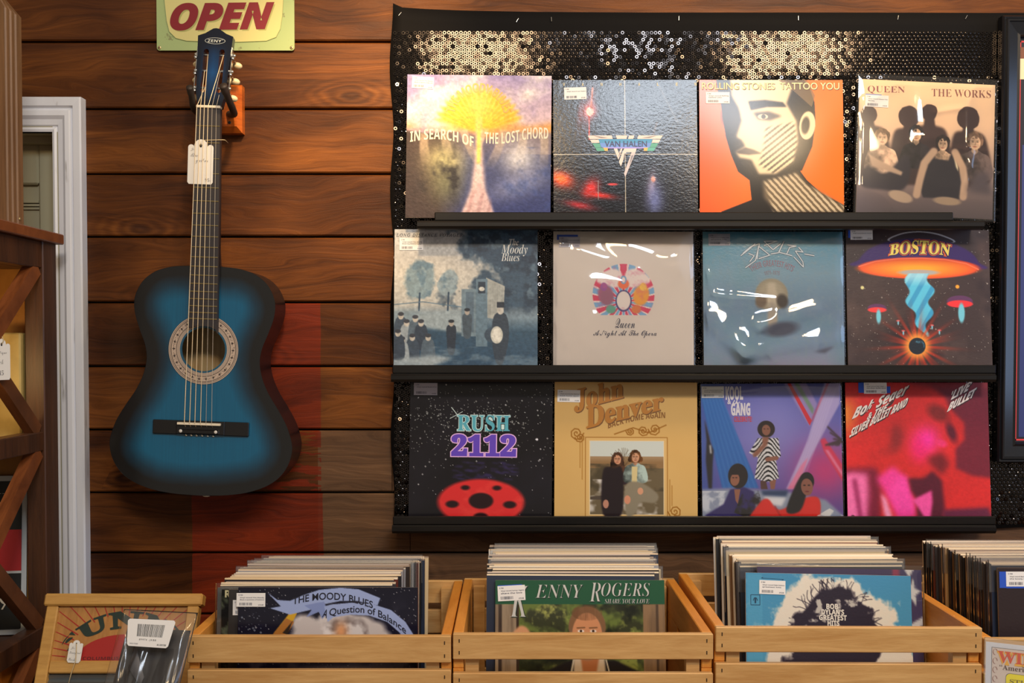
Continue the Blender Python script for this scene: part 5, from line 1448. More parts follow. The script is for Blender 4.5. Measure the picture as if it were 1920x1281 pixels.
mb = MB().use(BONE, True); mb.tube([(0, BD / 2, gz(930.5)), (0, BD / 2, gz(930.5) - .006)], .004, 12); mb.ell((0, BD / 2, gz(930.5) - .007), (.0085, .0085, .003), None, 14, 6); mb.build('strap_button', None, gt)

# ------------------------------------------------------------------ guitar hanger
HB = wood('hanger_orange_wood', (150, 66, 14), (208, 110, 36), (2, 2, 30), .35)
pb0, pb1 = at(383, 250, -.02), at(449, 160, -.02)
hg = tag(empty('guitar_hanger', ((pb0.x + pb1.x) / 2, 0, pb0.z)), 'orange wooden wall hanger with dark padded arms cradling the headstock', 'hanger')
w2 = (pb1.x - pb0.x) / 2; hh = pb1.z - pb0.z
mb = MB().use(HB)
o_ = [(-w2 - .006, 0), (w2 + .006, 0), (w2 + .006, hh), (-w2 - .006, hh)]; i_ = [(-w2, .012), (w2 - .003, .012), (w2 - .003, hh - .008), (-w2, hh - .008)]
vs = [(x, 0, z) for x, z in o_] + [(x, -.022, z) for x, z in o_] + [(x, -.036, z) for x, z in i_]
mb.add(vs, [(0, 1, 5, 4), (1, 2, 6, 5), (2, 3, 7, 6), (3, 0, 4, 7), (4, 5, 9, 8), (5, 6, 10, 9), (6, 7, 11, 10), (7, 4, 8, 11), (8, 9, 10, 11)])
mb.build('hanger_block', None, hg)
mb = MB().use(BLACK_INK); mb.ell((w2 - .018, -.0362, .02), (.0035, .001, .0035), None, 10, 5); mb.build('screw', None, hg)
PADM = mat('dark_rubber', (46, 36, 30), .6)
for pts in (((0, -.03), None), ):
    pass
base = hg.location
def hv(px, py, Y): return at(px, py, Y) - base
mb = MB().use(PADM, True)
mb.tube(catmull([hv(398, 213, -.034), hv(381, 215, -.072), hv(364, 206, -.122), hv(359.5, 182, -.158), hv(355.5, 163, -.178)], 6), [.0062] * 20 + [.0072] * 5, 12)
mb.build('padded_arm', None, hg)
mb = MB().use(PADM, True)
mb.tube(catmull([hv(430, 214, -.034), hv(439, 214, -.08), hv(436, 204, -.13), hv(426, 180, -.172), hv(418, 160, -.195)], 6), [.0072] * 20 + [.0082] * 5, 12)
mb.build('padded_arm', None, hg)

# ------------------------------------------------------------------ tags
PAPER = mat('tag_paper', (222, 220, 214), .6)
def price_tag(loc, rot, w, h, lines, label, string, hole=True):
    tg = tag(empty('price_tag', loc, rot), label, 'tag')
    poly = [(-w / 2, .004), (-w / 2 + .003, 0), (w / 2 - .003, 0), (w / 2, .004), (w / 2, h * .84)]
    for cx, cz, r_ in ((w * .38, h * .86, w * .12), (w * .0, h * .91, w * .26), (-w * .38, h * .86, w * .12)):
        for k in range(7):
            t = math.pi * k / 6; poly.append((cx + r_ * math.cos(t), cz + r_ * math.sin(t) * .9))
    poly.append((-w / 2, h * .84))
    mb = MB().use(PAPER); mb.prism(poly, -.0004, .0004); cd = mb.build('tag_card', None, tg)
    mb = MB().use(BLACK_INK); mb.ell((0, -.0006, h * .9), (w * .055, .0003, h * .045), None, 10, 4); mb.build('tag_hole', None, tg)
    mb = MB()
    for body, x0, z0, wd, hh_ in lines:
        put_text(mb, body, 'script', lambda a, b: ((x0 - .5) * w + a * wd * w, -.0007, h * (z0 + b * hh_)), mat('pen_ink', (96, 94, 98), .6), -.012)
    mb.build('handwriting', None, tg)
    mb = MB().use(mat('tag_string', (190, 170, 130), .7), True); mb.tube(string(w, h), .0008, 6); mb.build('tag_string', None, tg)
    return tg
pt_ = gt.matrix_basis @ Vector((gx(381.5, 348), -FBT - .0022, gz(349)))
M_ = Matrix.Translation(g0) @ Euler((0, R(2.02), 0)).to_matrix().to_4x4()
pt_ = M_ @ Vector((gx(381.5, 349), -FBT - .0018, gz(349)))
price_tag(pt_, (0, R(2.0), 0), 47 / GS, 79 / GS, [('Jr.', .1, .76, .18, .09), ('Blue', .1, .63, .3, .1), ('guitar', .3, .47, .5, .13), ('95-', .7, .06, .22, .08)], 'white scalloped paper tag tied to the guitar neck',
          lambda w, h: [(0, -.0009, h * .9), (0, .0002, h * .99), (w * .1, .0004, h * 1.03), (w * .87, .0002, h * 1.055), (w * .915, .004, h * 1.06), (w * .90, .030, h * 1.05)])
# ------------------------------------------------------------------ display table under the crates
TZ = 0.738
TW = wood('table_wood', (96, 66, 38), (150, 110, 66), (2, 16, 16), .5)
tb = tag(empty('display_table', (-.0, -.43, 0)), 'long wooden display table carrying the record crates', 'table')
box_obj('table_top', TW, tb, -.955, 1.45, -.40, .40, TZ - .035, TZ, ch=.003)
for x in (-.90, 1.40):
    for y in (-.37, .35): box_obj('leg', TW, tb, x - .03, x + .03, y - .03, y + .03, 0, TZ - .035)

# ------------------------------------------------------------------ lattice rack and the cabinet on it
RX_ = -.969
DKW = wood('rack_dark_wood', (44, 25, 15), (84, 50, 28), (14, 14, 1.4), .45)
RDW = wood('rack_red_wood', (92, 48, 24), (146, 84, 44), (14, 2.5, 2.5), .4)
def rp(px, py):
    """point on the rack's front plane (x = RX_) seen at a pixel"""
    cx, cy = (px - PCX) / F_PX, (PCY - py) / F_PX
    d = Vector((cx, math.cos(PITCH) + cy * math.sin(PITCH), -math.sin(PITCH) + cy * math.cos(PITCH)))
    return CAM + d * (RX_ / d.x)
rk = tag(empty('lattice_rack', (RX_ - .13, -.35, 0)), 'dark wooden rack with crossed slats standing in front of the white door', 'rack')
def RV(x, y, z): return (x - rk.location.x, y - rk.location.y, z)
ye, yn = -.10, -.62
ztop, zlow = rp(108, 445).z, 0.0
def rbox(name, m, x0, x1, y0, y1, z0, z1, ch=.002):
    a_, b_ = RV(x0, y0, z0), RV(x1, y1, z1)
    return box_obj(name, m, rk, a_[0], b_[0], a_[1], b_[1], a_[2], b_[2], ch=ch)
ypost = rp(82, 600).y
zr = [rp(82, 478).z, rp(70, 812).z, rp(62, 1188).z, .55, .12]
rbox('rack_post', DKW, RX_ - .26, RX_ - .215, ye - .035, ye, 0, ztop - .012)
rbox('rack_post', DKW, RX_ - .04, RX_, ypost, ye, 0, ztop - .012)
rbox('rack_post', DKW, RX_ - .04, RX_, yn - .03, yn, 0, ztop - .012)
rbox('rack_post', DKW, RX_ - .26, RX_ - .215, yn - .03, yn, 0, ztop - .012)
rbox('rack_top', RDW, RX_ - .27, RX_ + .012, yn - .04, ye + .012, ztop - .016, ztop + .006)
for z, hgt, m in ((ztop - .016, .055, DKW), (zr[1] + .0, .040, DKW), (zr[2], .04, DKW), (zr[3], .04, DKW), (zr[4], .04, DKW)):
    rbox('rail', m, RX_ - .035, RX_ - .003, yn, ypost, z - hgt, z)
    rbox('shelf', DKW, RX_ - .25, RX_ - .035, yn, ye - .03, z - hgt, z - hgt + .012)
BACK = wood('rack_amber_panel', (150, 96, 36), (196, 138, 60), (3, 3, 3), .5)
rbox('back_panel', BACK, RX_ - .262, RX_ - .255, yn, ye, .05, ztop - .02)
rbox('end_panel', BACK, RX_ - .215, RX_ - .03, ye - .012, ye - .004, .55, ztop - .016)
yc = (yn + ypost) / 2 + .005
def slat(p, q, x0, x1, wd, m):
    d = Vector((0, q[0] - p[0], q[1] - p[1])).normalized(); nrm = Vector((0, -d.z, d.y)) * wd / 2
    pts = [Vector((0, p[0], p[1])) + nrm, Vector((0, q[0], q[1])) + nrm, Vector((0, q[0], q[1])) - nrm, Vector((0, p[0], p[1])) - nrm]
    mb = MB().use(m)
    vs = [RV(x0, v.y, v.z) for v in pts] + [RV(x1, v.y, v.z) for v in pts]
    mb.add(vs, [(0, 1, 2, 3), (7, 6, 5, 4)] + [(k, k + 4, (k + 1) % 4 + 4, (k + 1) % 4) for k in range(4)])
    return mb.build('slat', None, rk)
cells = [(ztop - .071, zr[1]), (zr[1] - .04, zr[2]), (zr[2] - .04, zr[3])]
RD2 = wood('rack_mid_wood', (70, 42, 26), (112, 68, 40), (14, 2.5, 2.5), .4)
for i, (za, zb_) in enumerate(cells):
    slat((ypost - .012, za), (yn + .02, zb_), RX_ - .026, RX_ - .004, .032, RDW)
    slat((yn + .02, za), (ypost - .012, zb_), RX_ - .026, RX_ - .006, .032, RD2)

def rest(px, py, xoff):
    cx, cy = (px - PCX) / F_PX, (PCY - py) / F_PX
    d = Vector((cx, math.cos(PITCH) + cy * math.sin(PITCH), -math.sin(PITCH) + cy * math.cos(PITCH)))
    return CAM + d * ((RX_ + xoff) / d.x)
# enamel price sign standing inside the rack, facing the room
p = at(45, 1188, -.150)
ss = tag(empty('price_sign', (p.x - .075, p.y, zr[2] - .0255), (R(-4), 0, R(8))), 'black and red price sign with a white border standing inside the lattice rack', 'sign')
hS = at(45, 897, -.150).z - (zr[2] - .028)
mb = MB().use(mat('sign_white', (200, 206, 206), .5)); mb.prism(rr(-.075, .075, 0, hS, .008, 4), -.002, .002); mb.build('sign_plate', None, ss)
mb = MB().use(mat('sign_black', (26, 30, 30), .5)); mb.prism(rr(-.065, .065, .011, hS - .011, .004, 3), -.0026, -.0019)
mb.use(mat('sign_red', (176, 40, 44), .5)); mb.box(-.065, .065, -.0030, -.0024, hS * .40, hS * .66); mb.use(mat('sign_white', None)); mb.box(-.065, .065, -.0031, -.0024, hS * .385, hS * .40)
mb.build('sign_face', None, ss)
mb = MB(); put_text(mb, '10¢', 'serif', lambda a, b: (-.063 + a * .115, -.0034, hS * .16 + b * hS * .14), mat('sign_cream', (222, 214, 196), .5))
put_text(mb, 'HIII', 'serif', lambda a, b: (-.06 + a * .105, -.0034, hS * .83 + b * hS * .06), mat('sign_cream', None)); mb.build('sign_lettering', None, ss)
# paper tag on the crossing of the slats
q = rp(12, 712)
price_tag((RX_ + .002, q.y - .022, q.z), (R(0), 0, R(72)), .042, .075, [('Antique', .1, .62, .7, .12), ('rack', .1, .4, .5, .12), ('45', .3, .12, .3, .12)], 'white paper tag on the crossed slats of the dark rack',
          lambda w, h: [(0, -.001, h * .9), (.004, -.002, h * 1.0), (.002, .0, h * 1.1)])
# folded cloth-like box pieces stored behind the slats
def stored(x0, x1, y0, y1, hz, label, rgb, name, cat, dz):
    mb = MB().use(wood('stored_' + name, tuple(c * .75 for c in rgb), rgb, (2, 2, 2), .6))
    mb.box(-(x1 - x0) / 2, (x1 - x0) / 2, -(y1 - y0) / 2, (y1 - y0) / 2, 0, hz, ch=.003)
    o = mb.build(name, None); o.location = ((x0 + x1) / 2, (y0 + y1) / 2, dz + .0005)
    return tag(o, label, cat)
stored(-1.16, -1.014, -.172, -.118, at(40, 625, -.15).z - zr[1] + .028, 'buff cardboard box stored behind the upper crossed slats of the rack', (196, 170, 100), 'storage_box', 'box', zr[1] - .028)
stored(-1.16, -1.014, -.27, -.175, at(20, 1236, -.2).z - zr[3] + .028, 'amber box added to stand in for an orange glow at the rack bottom', (226, 134, 26), 'amber_glow_box', 'tin', zr[3] - .028)  # amber colour imitates an orange glow low in the rack
# cabinet carcass on top of the rack
cb = tag(empty('wall_cabinet', (RX_ - .13, -.45, ztop + .006)), 'brown wooden cabinet with fluted edge standing on top of the lattice rack', 'cabinet')
CW = wood('cabinet_brown_wood', (96, 66, 40), (142, 104, 68), (20, 20, 1.2), .5)
yb = rp(43, 300).y
mb = MB().use(CW)
zt_ = rp(38, 38).z - ztop; 
def CV(y): return y + .45
prof = [(-.13, CV(yb)), (.118, CV(yb)), (.130, CV(yb) - .006)]
y = CV(yb) - .006
pts = [(-.13, CV(yb)), (.130, CV(yb))]
for k in range(3):
    y -= .020; pts += [(.130, y + .006), (.1255, y + .003), (.1255, y), (.130, y - .003)]
pts += [(.130, CV(-.75)), (-.13, CV(-.75))]
n = len(pts)
mb.add([(x, yy, 0) for x, yy in pts] + [(x, yy, zt_) for x, yy in pts] + [(x - (.02 if x > 0 else 0), min(yy, CV(yb) - .045), zt_ + .035) for x, yy in pts],
       [tuple(range(n)), tuple(reversed(range(2 * n, 3 * n)))] + [(k, (k + 1) % n, (k + 1) % n + n, k + n) for k in range(n)] + [(k + n, (k + 1) % n + n, (k + 1) % n + 2 * n, k + 2 * n) for k in range(n)])
mb.build('carcass', None, cb)
mb = MB().use(mat('brass_screw', None), True); mb.ell((.131, CV(yb) - .018, .012), (.0015, .0035, .0035), None, 10, 6); mb.build('knob', None, cb)

# ------------------------------------------------------------------ washboard
WB = wood('washboard_pine', (166, 120, 56), (204, 158, 84), (2, 16, 16), .5)
WBP = wood('washboard_panel', (150, 100, 46), (182, 130, 66), (16, 16, 3), .5)
dW = 1.95
pT0, pT1 = at(88, 1131, dW - 2.3), at(383, 1128, dW - 2.3)
WX = (pT0.x + pT1.x) / 2; WW = pT1.x - pT0.x
lean = 24
Hb = (pT0.z - TZ) / math.cos(R(lean))
wbd = tag(empty('washboard', (WX, dW - 2.3 - (pT0.z - TZ) * math.tan(R(lean)), TZ + .005), (R(-lean), 0, 0)), 'wooden washboard with a red printed sunburst panel leaning beside the crates', 'washboard')
SCW = F_PX / dW
def wz(py):  # along the board, measured from the foot
    pz = at(200, py, dW - 2.3 - (py - 1131) * .00035).z
    return (pz - TZ) / math.cos(R(lean))
box_obj('top_rail', WB, wbd, -WW / 2, WW / 2, -.014, .012, Hb - .012, Hb + .011, ch=.003)
for s_ in (-1, 1): box_obj('leg', WB, wbd, s_ * (WW / 2 - .006), s_ * (WW / 2 - .028), -.011, .011, 0, Hb - .012, ch=.002)
zl1, zl0 = wz(1243), wz(1266)
box_obj('cross_rail', WB, wbd, -WW / 2 + .028, WW / 2 - .028, -.009, .009, zl0, zl1, ch=.002)
box_obj('printed_panel', WBP, wbd, -WW / 2 + .028, WW / 2 - .028, -.003, .004, zl1, Hb - .012)
mb = MB(); RB = mat('washboard_red', (160, 30, 24), .5)
zc = zl1; cxw = .012
Rr = .088
mb.use(RB); mb.add([(cxw, -.0036, zc)] + [(cxw + Rr * 1.02 * math.cos(math.pi * k / 24), -.0036, zc + Rr * .55 * math.sin(math.pi * k / 24)) for k in range(25)], [tuple(range(26))])
zmax = Hb - .0125 - zc; xm = WW / 2 - .0285
for k in range(25):
    t = R(5 + 170 * k / 24); r0 = .108
    c, s_ = math.cos(t), math.sin(t) * .8
    r1 = min((xm - cxw * (1 if c > 0 else -1)) / max(abs(c), 1e-3), zmax / max(s_, 1e-3))
    r0 = min(r0, r1 * .82)
    d = .0011
    mb.add([(cxw + r0 * c - d * s_, -.0036, zc + r0 * s_ + d * c), (cxw + r1 * c - d * s_, -.0036, zc + r1 * s_), (cxw + r1 * c + d * s_, -.0036, max(zc + r1 * s_ - d * c, zc)), (cxw + r0 * c + d * s_, -.0036, zc + r0 * s_ - d * c)], [(0, 1, 2, 3)])
mb.build('printed_rays', None, wbd)
mb = MB()
def wt(a, b):
    t = R(166 - 152 * a); r_ = .089 + .026 * b
    return (cxw + (.099 + .024 * b) * math.cos(t), -.004, zc + .004 + (.056 + .031 * b) * math.sin(t))
put_text(mb, 'SUNNY', 'serif', wt, mat('washboard_green', (26, 44, 36), .5), .035, 1.12)
put_text(mb, 'COLUMBUS WASHBOARD', 'sans', lambda a, b: (cxw - .075 + .15 * a, -.004, zc + .0015 + .006 * b), mat('washboard_dark_red', (96, 14, 14), .5))
mb.build('printed_lettering', None, wbd)
mb = MB().use(mat('galvanised_metal', (140, 146, 148), .4, .8)); nn_ = 26
vs, fs = [], []
for k in range(nn_ + 1):
    z = .03 + (zl0 - .03) * k / nn_
    for x in (-WW / 2 + .028, WW / 2 - .028): vs.append((x, -.003 if k % 2 else .002, z))
for k in range(nn_): fs.append((2 * k, 2 * k + 1, 2 * k + 3, 2 * k + 2))
mb.add(vs, fs); mb.build('rubbing_plate', None, wbd)
p = at(136, 1244, dW - 2.3 - .060)
price_tag((p.x, wbd.location.y + (p.z - TZ) * math.tan(R(lean)) - .014, p.z), (R(-lean + 4), R(3), R(0)), 25 / SCW, 38 / SCW, [('Jr.', .15, .6, .3, .16), ('Sunnyland', .1, .36, .85, .18), ('Wash', .1, .08, .5, .16)], 'small white paper tag hanging on the washboard',
          lambda w, h: [(0, -.001, h * .9), (.003, -.004, h * .6), (.006, -.006, h * .1), (.002, -.006, -.02), (0, -.005, -.04)])

# ------------------------------------------------------------------ bagged dark garment
bY = 1.71 - 2.3
A = [at(236, 1140, bY + .05), at(374, 1147, bY + .03), at(338, 1290, bY - .03), at(196, 1290, bY - .02)]
fold = tag(empty('bagged_garment', ((A[2].x + A[3].x) / 2, bY - .05, TZ)), 'dark folded garment in a clear plastic bag with a white barcode label', 'clothing')
O = Vector(fold.location)
# extend the quad down to the table
tdir0, tdir1 = (A[3] - A[0]), (A[2] - A[1])
B0 = A[0] + tdir0 * ((A[0].z - TZ - .002) / -tdir0.z); B1 = A[1] + tdir1 * ((A[1].z - TZ - .002) / -tdir1.z)
def quad(u, v): return (A[0] * (1 - u) + A[1] * u) * (1 - v) + (B0 * (1 - u) + B1 * u) * v
def sheet(n, m_, u0, u1, v0, v1, off, amp, seed, thick):
    a = Art(64); f = a.noise(3, 3, seed, 4) - .5; g = 1 - np.abs(2 * a.noise(4, 2, seed + 5, 3) - 1)
    vs, fs = [], []
    for side in (0, 1):
        for j in range(m_ + 1):
            for i in range(n + 1):
                u, v = u0 + (u1 - u0) * i / n, v0 + (v1 - v0) * j / m_
                e = min(i, n - i, j, m_ - j) / n
                pu = min(int(i / n * 63), 63); pv = min(int(j / m_ * 63), 63)
                bulge = thick * min(1, (e * 7)) ** .5
                p = quad(u, v) - O
                h = (amp * f[pv, pu] + amp * .8 * g[pv, pu] ** 3) * min(1, e * 12)
                vs.append((p.x, p.y - off - (bulge + h if side == 0 else -bulge * .3), p.z))
    M1 = (n + 1) * (m_ + 1)
    for j in range(m_):
        for i in range(n):
            a0 = j * (n + 1) + i
            fs.append((a0, a0 + 1, a0 + n + 2, a0 + n + 1)); fs.append((a0 + M1, a0 + n + 1 + M1, a0 + n + 2 + M1, a0 + 1 + M1))
    rg = list(range(n + 1)) + [j * (n + 1) + n for j in range(1, m_ + 1)] + [m_ * (n + 1) + i for i in range(n - 1, -1, -1)] + [j * (n + 1) for j in range(m_ - 1, 0, -1)]
    for k in range(len(rg)):
        a0, b0 = rg[k], rg[(k + 1) % len(rg)]; fs.append((a0, b0, b0 + M1, a0 + M1))
    return vs, fs
GAR = mat('dark_garment_cloth', (34, 29, 26), .85)
mb = MB().use(GAR, True); mb.add(*sheet(26, 40, .07, .93, .10, .99, -.010, .008, 3, .012)); mb.build('garment', None, fold)
GR2 = mat('grey_garment_print', (104, 102, 104), .8)
mb = MB().use(GR2, True)
for (u0, v0, u1, v1, u2, v2, u3, v3) in ((.30, .16, .52, .30, .50, .34, .28, .26), (.30, .36, .48, .40, .30, .98, .16, .98), (.56, .50, .66, .52, .52, .98, .42, .98)):
    vs = [quad(u, v) - O + Vector((0, -.0165, .0)) for u, v in ((u0, v0), (u1, v1), (u2, v2), (u3, v3))]; mb.add(vs + [v + Vector((0, .002, 0)) for v in vs], [(0, 1, 2, 3), (7, 6, 5, 4), (0, 4, 5, 1), (1, 5, 6, 2), (2, 6, 7, 3), (3, 7, 4, 0)])
mb.build('garment_print', None, fold)
mb = MB().use(BAG, True); mb.add(*sheet(40, 60, 0, 1, 0, 1, .008, .012, 8, .010)); mb.build('plastic_bag', None, fold)
def lq(a, b, o):
    c = [(240, 1160), (330, 1164), (314, 1216), (238, 1211)]
    px = (c[0][0] * (1 - a) + c[1][0] * a) * (1 - b) + (c[3][0] * (1 - a) + c[2][0] * a) * b; py = (c[0][1] * (1 - a) + c[1][1] * a) * (1 - b) + (c[3][1] * (1 - a) + c[2][1] * a) * b
    return at(px, py, bY - .022 - .01 * b - o) - O
mb = MB().use(STICKER)
pl = [(.04, 0), (.96, 0), (1, .07), (1, .93), (.96, 1), (.04, 1), (0, .93), (0, .07)]
mb.add([lq(a, b, .001) for a, b in pl] + [lq(a, b, 0) for a, b in pl], [tuple(range(8)), tuple(reversed(range(8, 16)))] + [(k, (k + 1) % 8, (k + 1) % 8 + 8, k + 8) for k in range(8)])
lb = mb.build('barcode_label', None, fold)
mb = MB().use(BLACK_INK); x = .22
while x < .80:
    bw = rnd.choice((.006, .009, .014)); mb.add([lq(x, .18, .0013), lq(x + bw, .18, .0013), lq(x + bw, .63, .0013), lq(x, .63, .0013)], [(0, 1, 2, 3)]); x += bw + rnd.choice((.008, .012, .016))
put_text(mb, '89974 -JKBB', 'plain', lambda a, b: lq(.28 + .40 * a, .79 - .08 * b, .0013), BLACK_INK, .0, 1.3); put_text(mb, 'AC-D01758', 'sans', lambda a, b: lq(.72 + .22 * a, .93 - .06 * b, .0013), BLACK_INK); put_text(mb, 'W017500', 'plain', lambda a, b: lq(.06 + .2 * a, .93 - .05 * b, .0013), STICK_INK)
mb.build('barcode', None, lb)

# ------------------------------------------------------------------ crates
CR = wood('crate_pine', (178, 130, 72), (216, 174, 114), (1.6, 15, 15), .42, knots=True)
CRE = wood('crate_pine_end', (198, 124, 44), (228, 156, 68), (15, 1.8, 15), .42)
CY0, CY1 = -.54, -.11
def crate(px0, px1, pyt, label, s1, gap, dy=0.0, yaw=0.0, s2=.05, width=None):
    y0 = CY0 + dy
    a_, b_ = at(px0, pyt, y0), at(px1, pyt, y0)
    w = width or (b_.x - a_.x); zt = a_.z
    c = tag(empty('wooden_crate', (a_.x + w / 2, y0, TZ), (0, 0, R(yaw))), label, 'crate', 'slatted wooden record crates')
    H = zt - TZ; D = CY1 - CY0
    for s_ in (-1, 1):
        xo, xi = s_ * w / 2, s_ * (w / 2 - .018)
        mb = MB().use(CRE)
        x0, x1 = sorted((xo, xi)); yc_, zc_ = D / 2, H - .075; hw_, hh_ = .06, .012
        # end panel with a slot handle: a ring of boxes round the opening
        y_lo, y_hi = .012, D - .012
        mb.box(x0, x1, y_lo, y_hi, zc_ + hh_, H, ch=.0015); mb.box(x0, x1, y_lo, y_hi, 0, zc_ - hh_); mb.box(x0, x1, y_lo, yc_ - hw_, zc_ - hh_, zc_ + hh_); mb.box(x0, x1, yc_ + hw_, y_hi, zc_ - hh_, zc_ + hh_)
        mb.build('end_panel', None, c)
        for yy in (.014, D - .034):
            box_obj('corner_post', CR, c, s_ * (w / 2 - .021), s_ * (w / 2 - .044), yy, yy + .02, 0, H - .012)
    for side in (0, 1):
        y_a, y_b = (0, .012) if side == 0 else (D - .012, D)
        z = H
        sz = [(s1, gap), (s2, gap), (s2, gap), (s2, gap)] if side == 0 else [(.048, .014), (.05, .014), (.05, .014), (.05, .014)]
        for h_, g_ in sz:
            if z - h_ < .0: break
            sl = box_obj('front_slat' if side == 0 else 'back_slat', CR, c, -w / 2, w / 2, y_a, y_b, z - h_, z, ch=.0014)
            if side == 0:
                for xx in (-w / 2 + .011, w / 2 - .011):
                    for zz in (z - .012, z - h_ + .012):
                        mb = MB().use(NAILHEAD); mb.box(xx - .0009, xx + .0009, -.0004, .001, zz - .003, zz + .003); mb.build('nail', None, sl)
            z -= h_ + g_
    box_obj('crate_bottom', CR, c, -w / 2 + .02, w / 2 - .02, .012, D - .012, .0, .006)
    return c
crate(350, 845.5, 1193, 'slatted pine crate whose front record has a starry sleeve and blue banner', .0465, .0125)
crate(849, 1337.5, 1189, 'slatted pine crate whose front record has a green-banded sleeve', .0445, .0235)
crate(1342.5, 1841, 1177, 'slatted pine crate whose front record has a sky-blue sleeve', .0435, .0195, dy=-.0, yaw=-.6)
crate(1846, 2340, 1198, 'slatted pine crate of dark sleeves behind the acrylic sign', .046, .014)

# ------------------------------------------------------------------ records standing in the crates
SPINES = [(20, 18, 18), (206, 186, 150), (44, 34, 30), (226, 214, 196), (120, 84, 48), (30, 28, 34), (176, 140, 96), (60, 56, 60), (96, 40, 30), (230, 226, 220), (150, 150, 156), (34, 44, 66)]
TOPS = [(236, 214, 180), (224, 198, 158), (244, 230, 206), (212, 190, 164), (240, 220, 188), (196, 180, 168), (220, 196, 164), (160, 140, 122)]
_RM = {}
def rec_mesh(ci, ti, t):
    key = (ci, ti, round(t, 4))
    if key in _RM: return _RM[key]
    mb = MB(); w, h = SL / 2, SL
    N_ = 10
    # slightly rounded top edge, thin box, ends and faces the sleeve colour, pale top widened to paint in its cream-lit look
    mb.use(mat('sleeve_card_%d' % ci, SPINES[ci], .4))
    vs = []
    xs = [-w, -w + .0015, w - .0015, w]
    mb.box(-w, w, -t / 2, t / 2, 0, h - .0008)
    mb.use(mat('sleeve_top_%d' % ti, TOPS[ti], .55)); mb.box(-w + .0003, w - .0003, -t / 2 - .0001, t / 2 + .0001, h - .0026, h)
    o = mb.build('record_sleeve'); me = o.data; bpy.data.objects.remove(o)
    _RM[key] = me; return me
def lip_mesh(t):
    mb = MB().use(PLASTIC_LIP); w = SL / 2 + .004
    q = t / 2 + .0002
    mb.box(-w, w, -q - .0001, -q, SL - .05, SL + .005); mb.box(-w, w, q, q + .0001, SL - .05, SL + .006)
    mb.box(-w - .0004, -w, -q, q, SL - .12, SL + .007); mb.box(w, w + .0004, -q, q, SL - .12, SL + .007)
    o = mb.build('outer_plastic'); me = o.data; bpy.data.objects.remove(o); return me
_LIP = {}
def bin_record(x, Y, ztop, ci, ti, t, label, group, lean, yaw=0, roll=0, lip=False):
    o = bpy.data.objects.new('record_sleeve', rec_mesh(ci, ti, t)); COL.objects.link(o)
    o.rotation_euler = (R(-lean), R(roll), R(yaw))
    up = Euler(o.rotation_euler).to_matrix() @ Vector((0, 0, SL))
    o.location = Vector((x, Y, ztop)) - up
    tag(o, label, 'record sleeve', group)
    if lip:
        l_ = bpy.data.objects.new('outer_plastic', _LIP.setdefault(t, None) or _LIP.__setitem__(t, lip_mesh(t)) or _LIP[t]); COL.objects.link(l_); l_.parent = o
    return o
def front_place(s, pxc, pyt, d, lean, roll=0.0):
    top = at(pxc, pyt, d - 2.3)
    s.o.rotation_euler = (R(-lean), R(roll), 0)
    up = Euler(s.o.rotation_euler).to_matrix() @ Vector((0, 0, SL))
    s.o.location = top - up
    return s
def row(n, front, back, label, group, t, lean, seed, lips=.5, jx=.004, dark=False, jz=.003, mid=None):
    """front / back: (left px, top py, distance) of the first and last sleeve"""
    r_ = random.Random(seed)
    drift = 0
    out = []
    for k in range(n):
        f = (k + 1) / n
        d = front[2] + (back[2] - front[2]) * f
        a0 = at(front[0], front[1], front[2] - 2.3); b0 = at(back[0], back[1], back[2] - 2.3)
        xl = a0.x + (b0.x - a0.x) * f; z = a0.z + (b0.z - a0.z) * f
        if mid: xl += mid[0] * math.sin(math.pi * min(1, f * 1.0)) ** 1.5; z += mid[1] * math.sin(math.pi * f)
        ci = r_.choice((0, 2, 4, 5, 7, 8, 0, 6, 1, 0) if dark else range(len(SPINES)))
        if k < 4: ci = (11, 5, 7, 2)[k]
        lb = label if k < n - 1 else label.replace('packed behind the front sleeve', 'standing rearmost')
        o = bin_record(xl + SL / 2 + r_.uniform(-jx, jx), d - 2.3, z + r_.uniform(-jz, jz), ci, r_.randrange(len(TOPS)), t, lb, group if k < n - 1 else None, lean, r_.uniform(-.03, .03), r_.uniform(-.3, .3), r_.random() < lips)
        out.append(o)
    return out

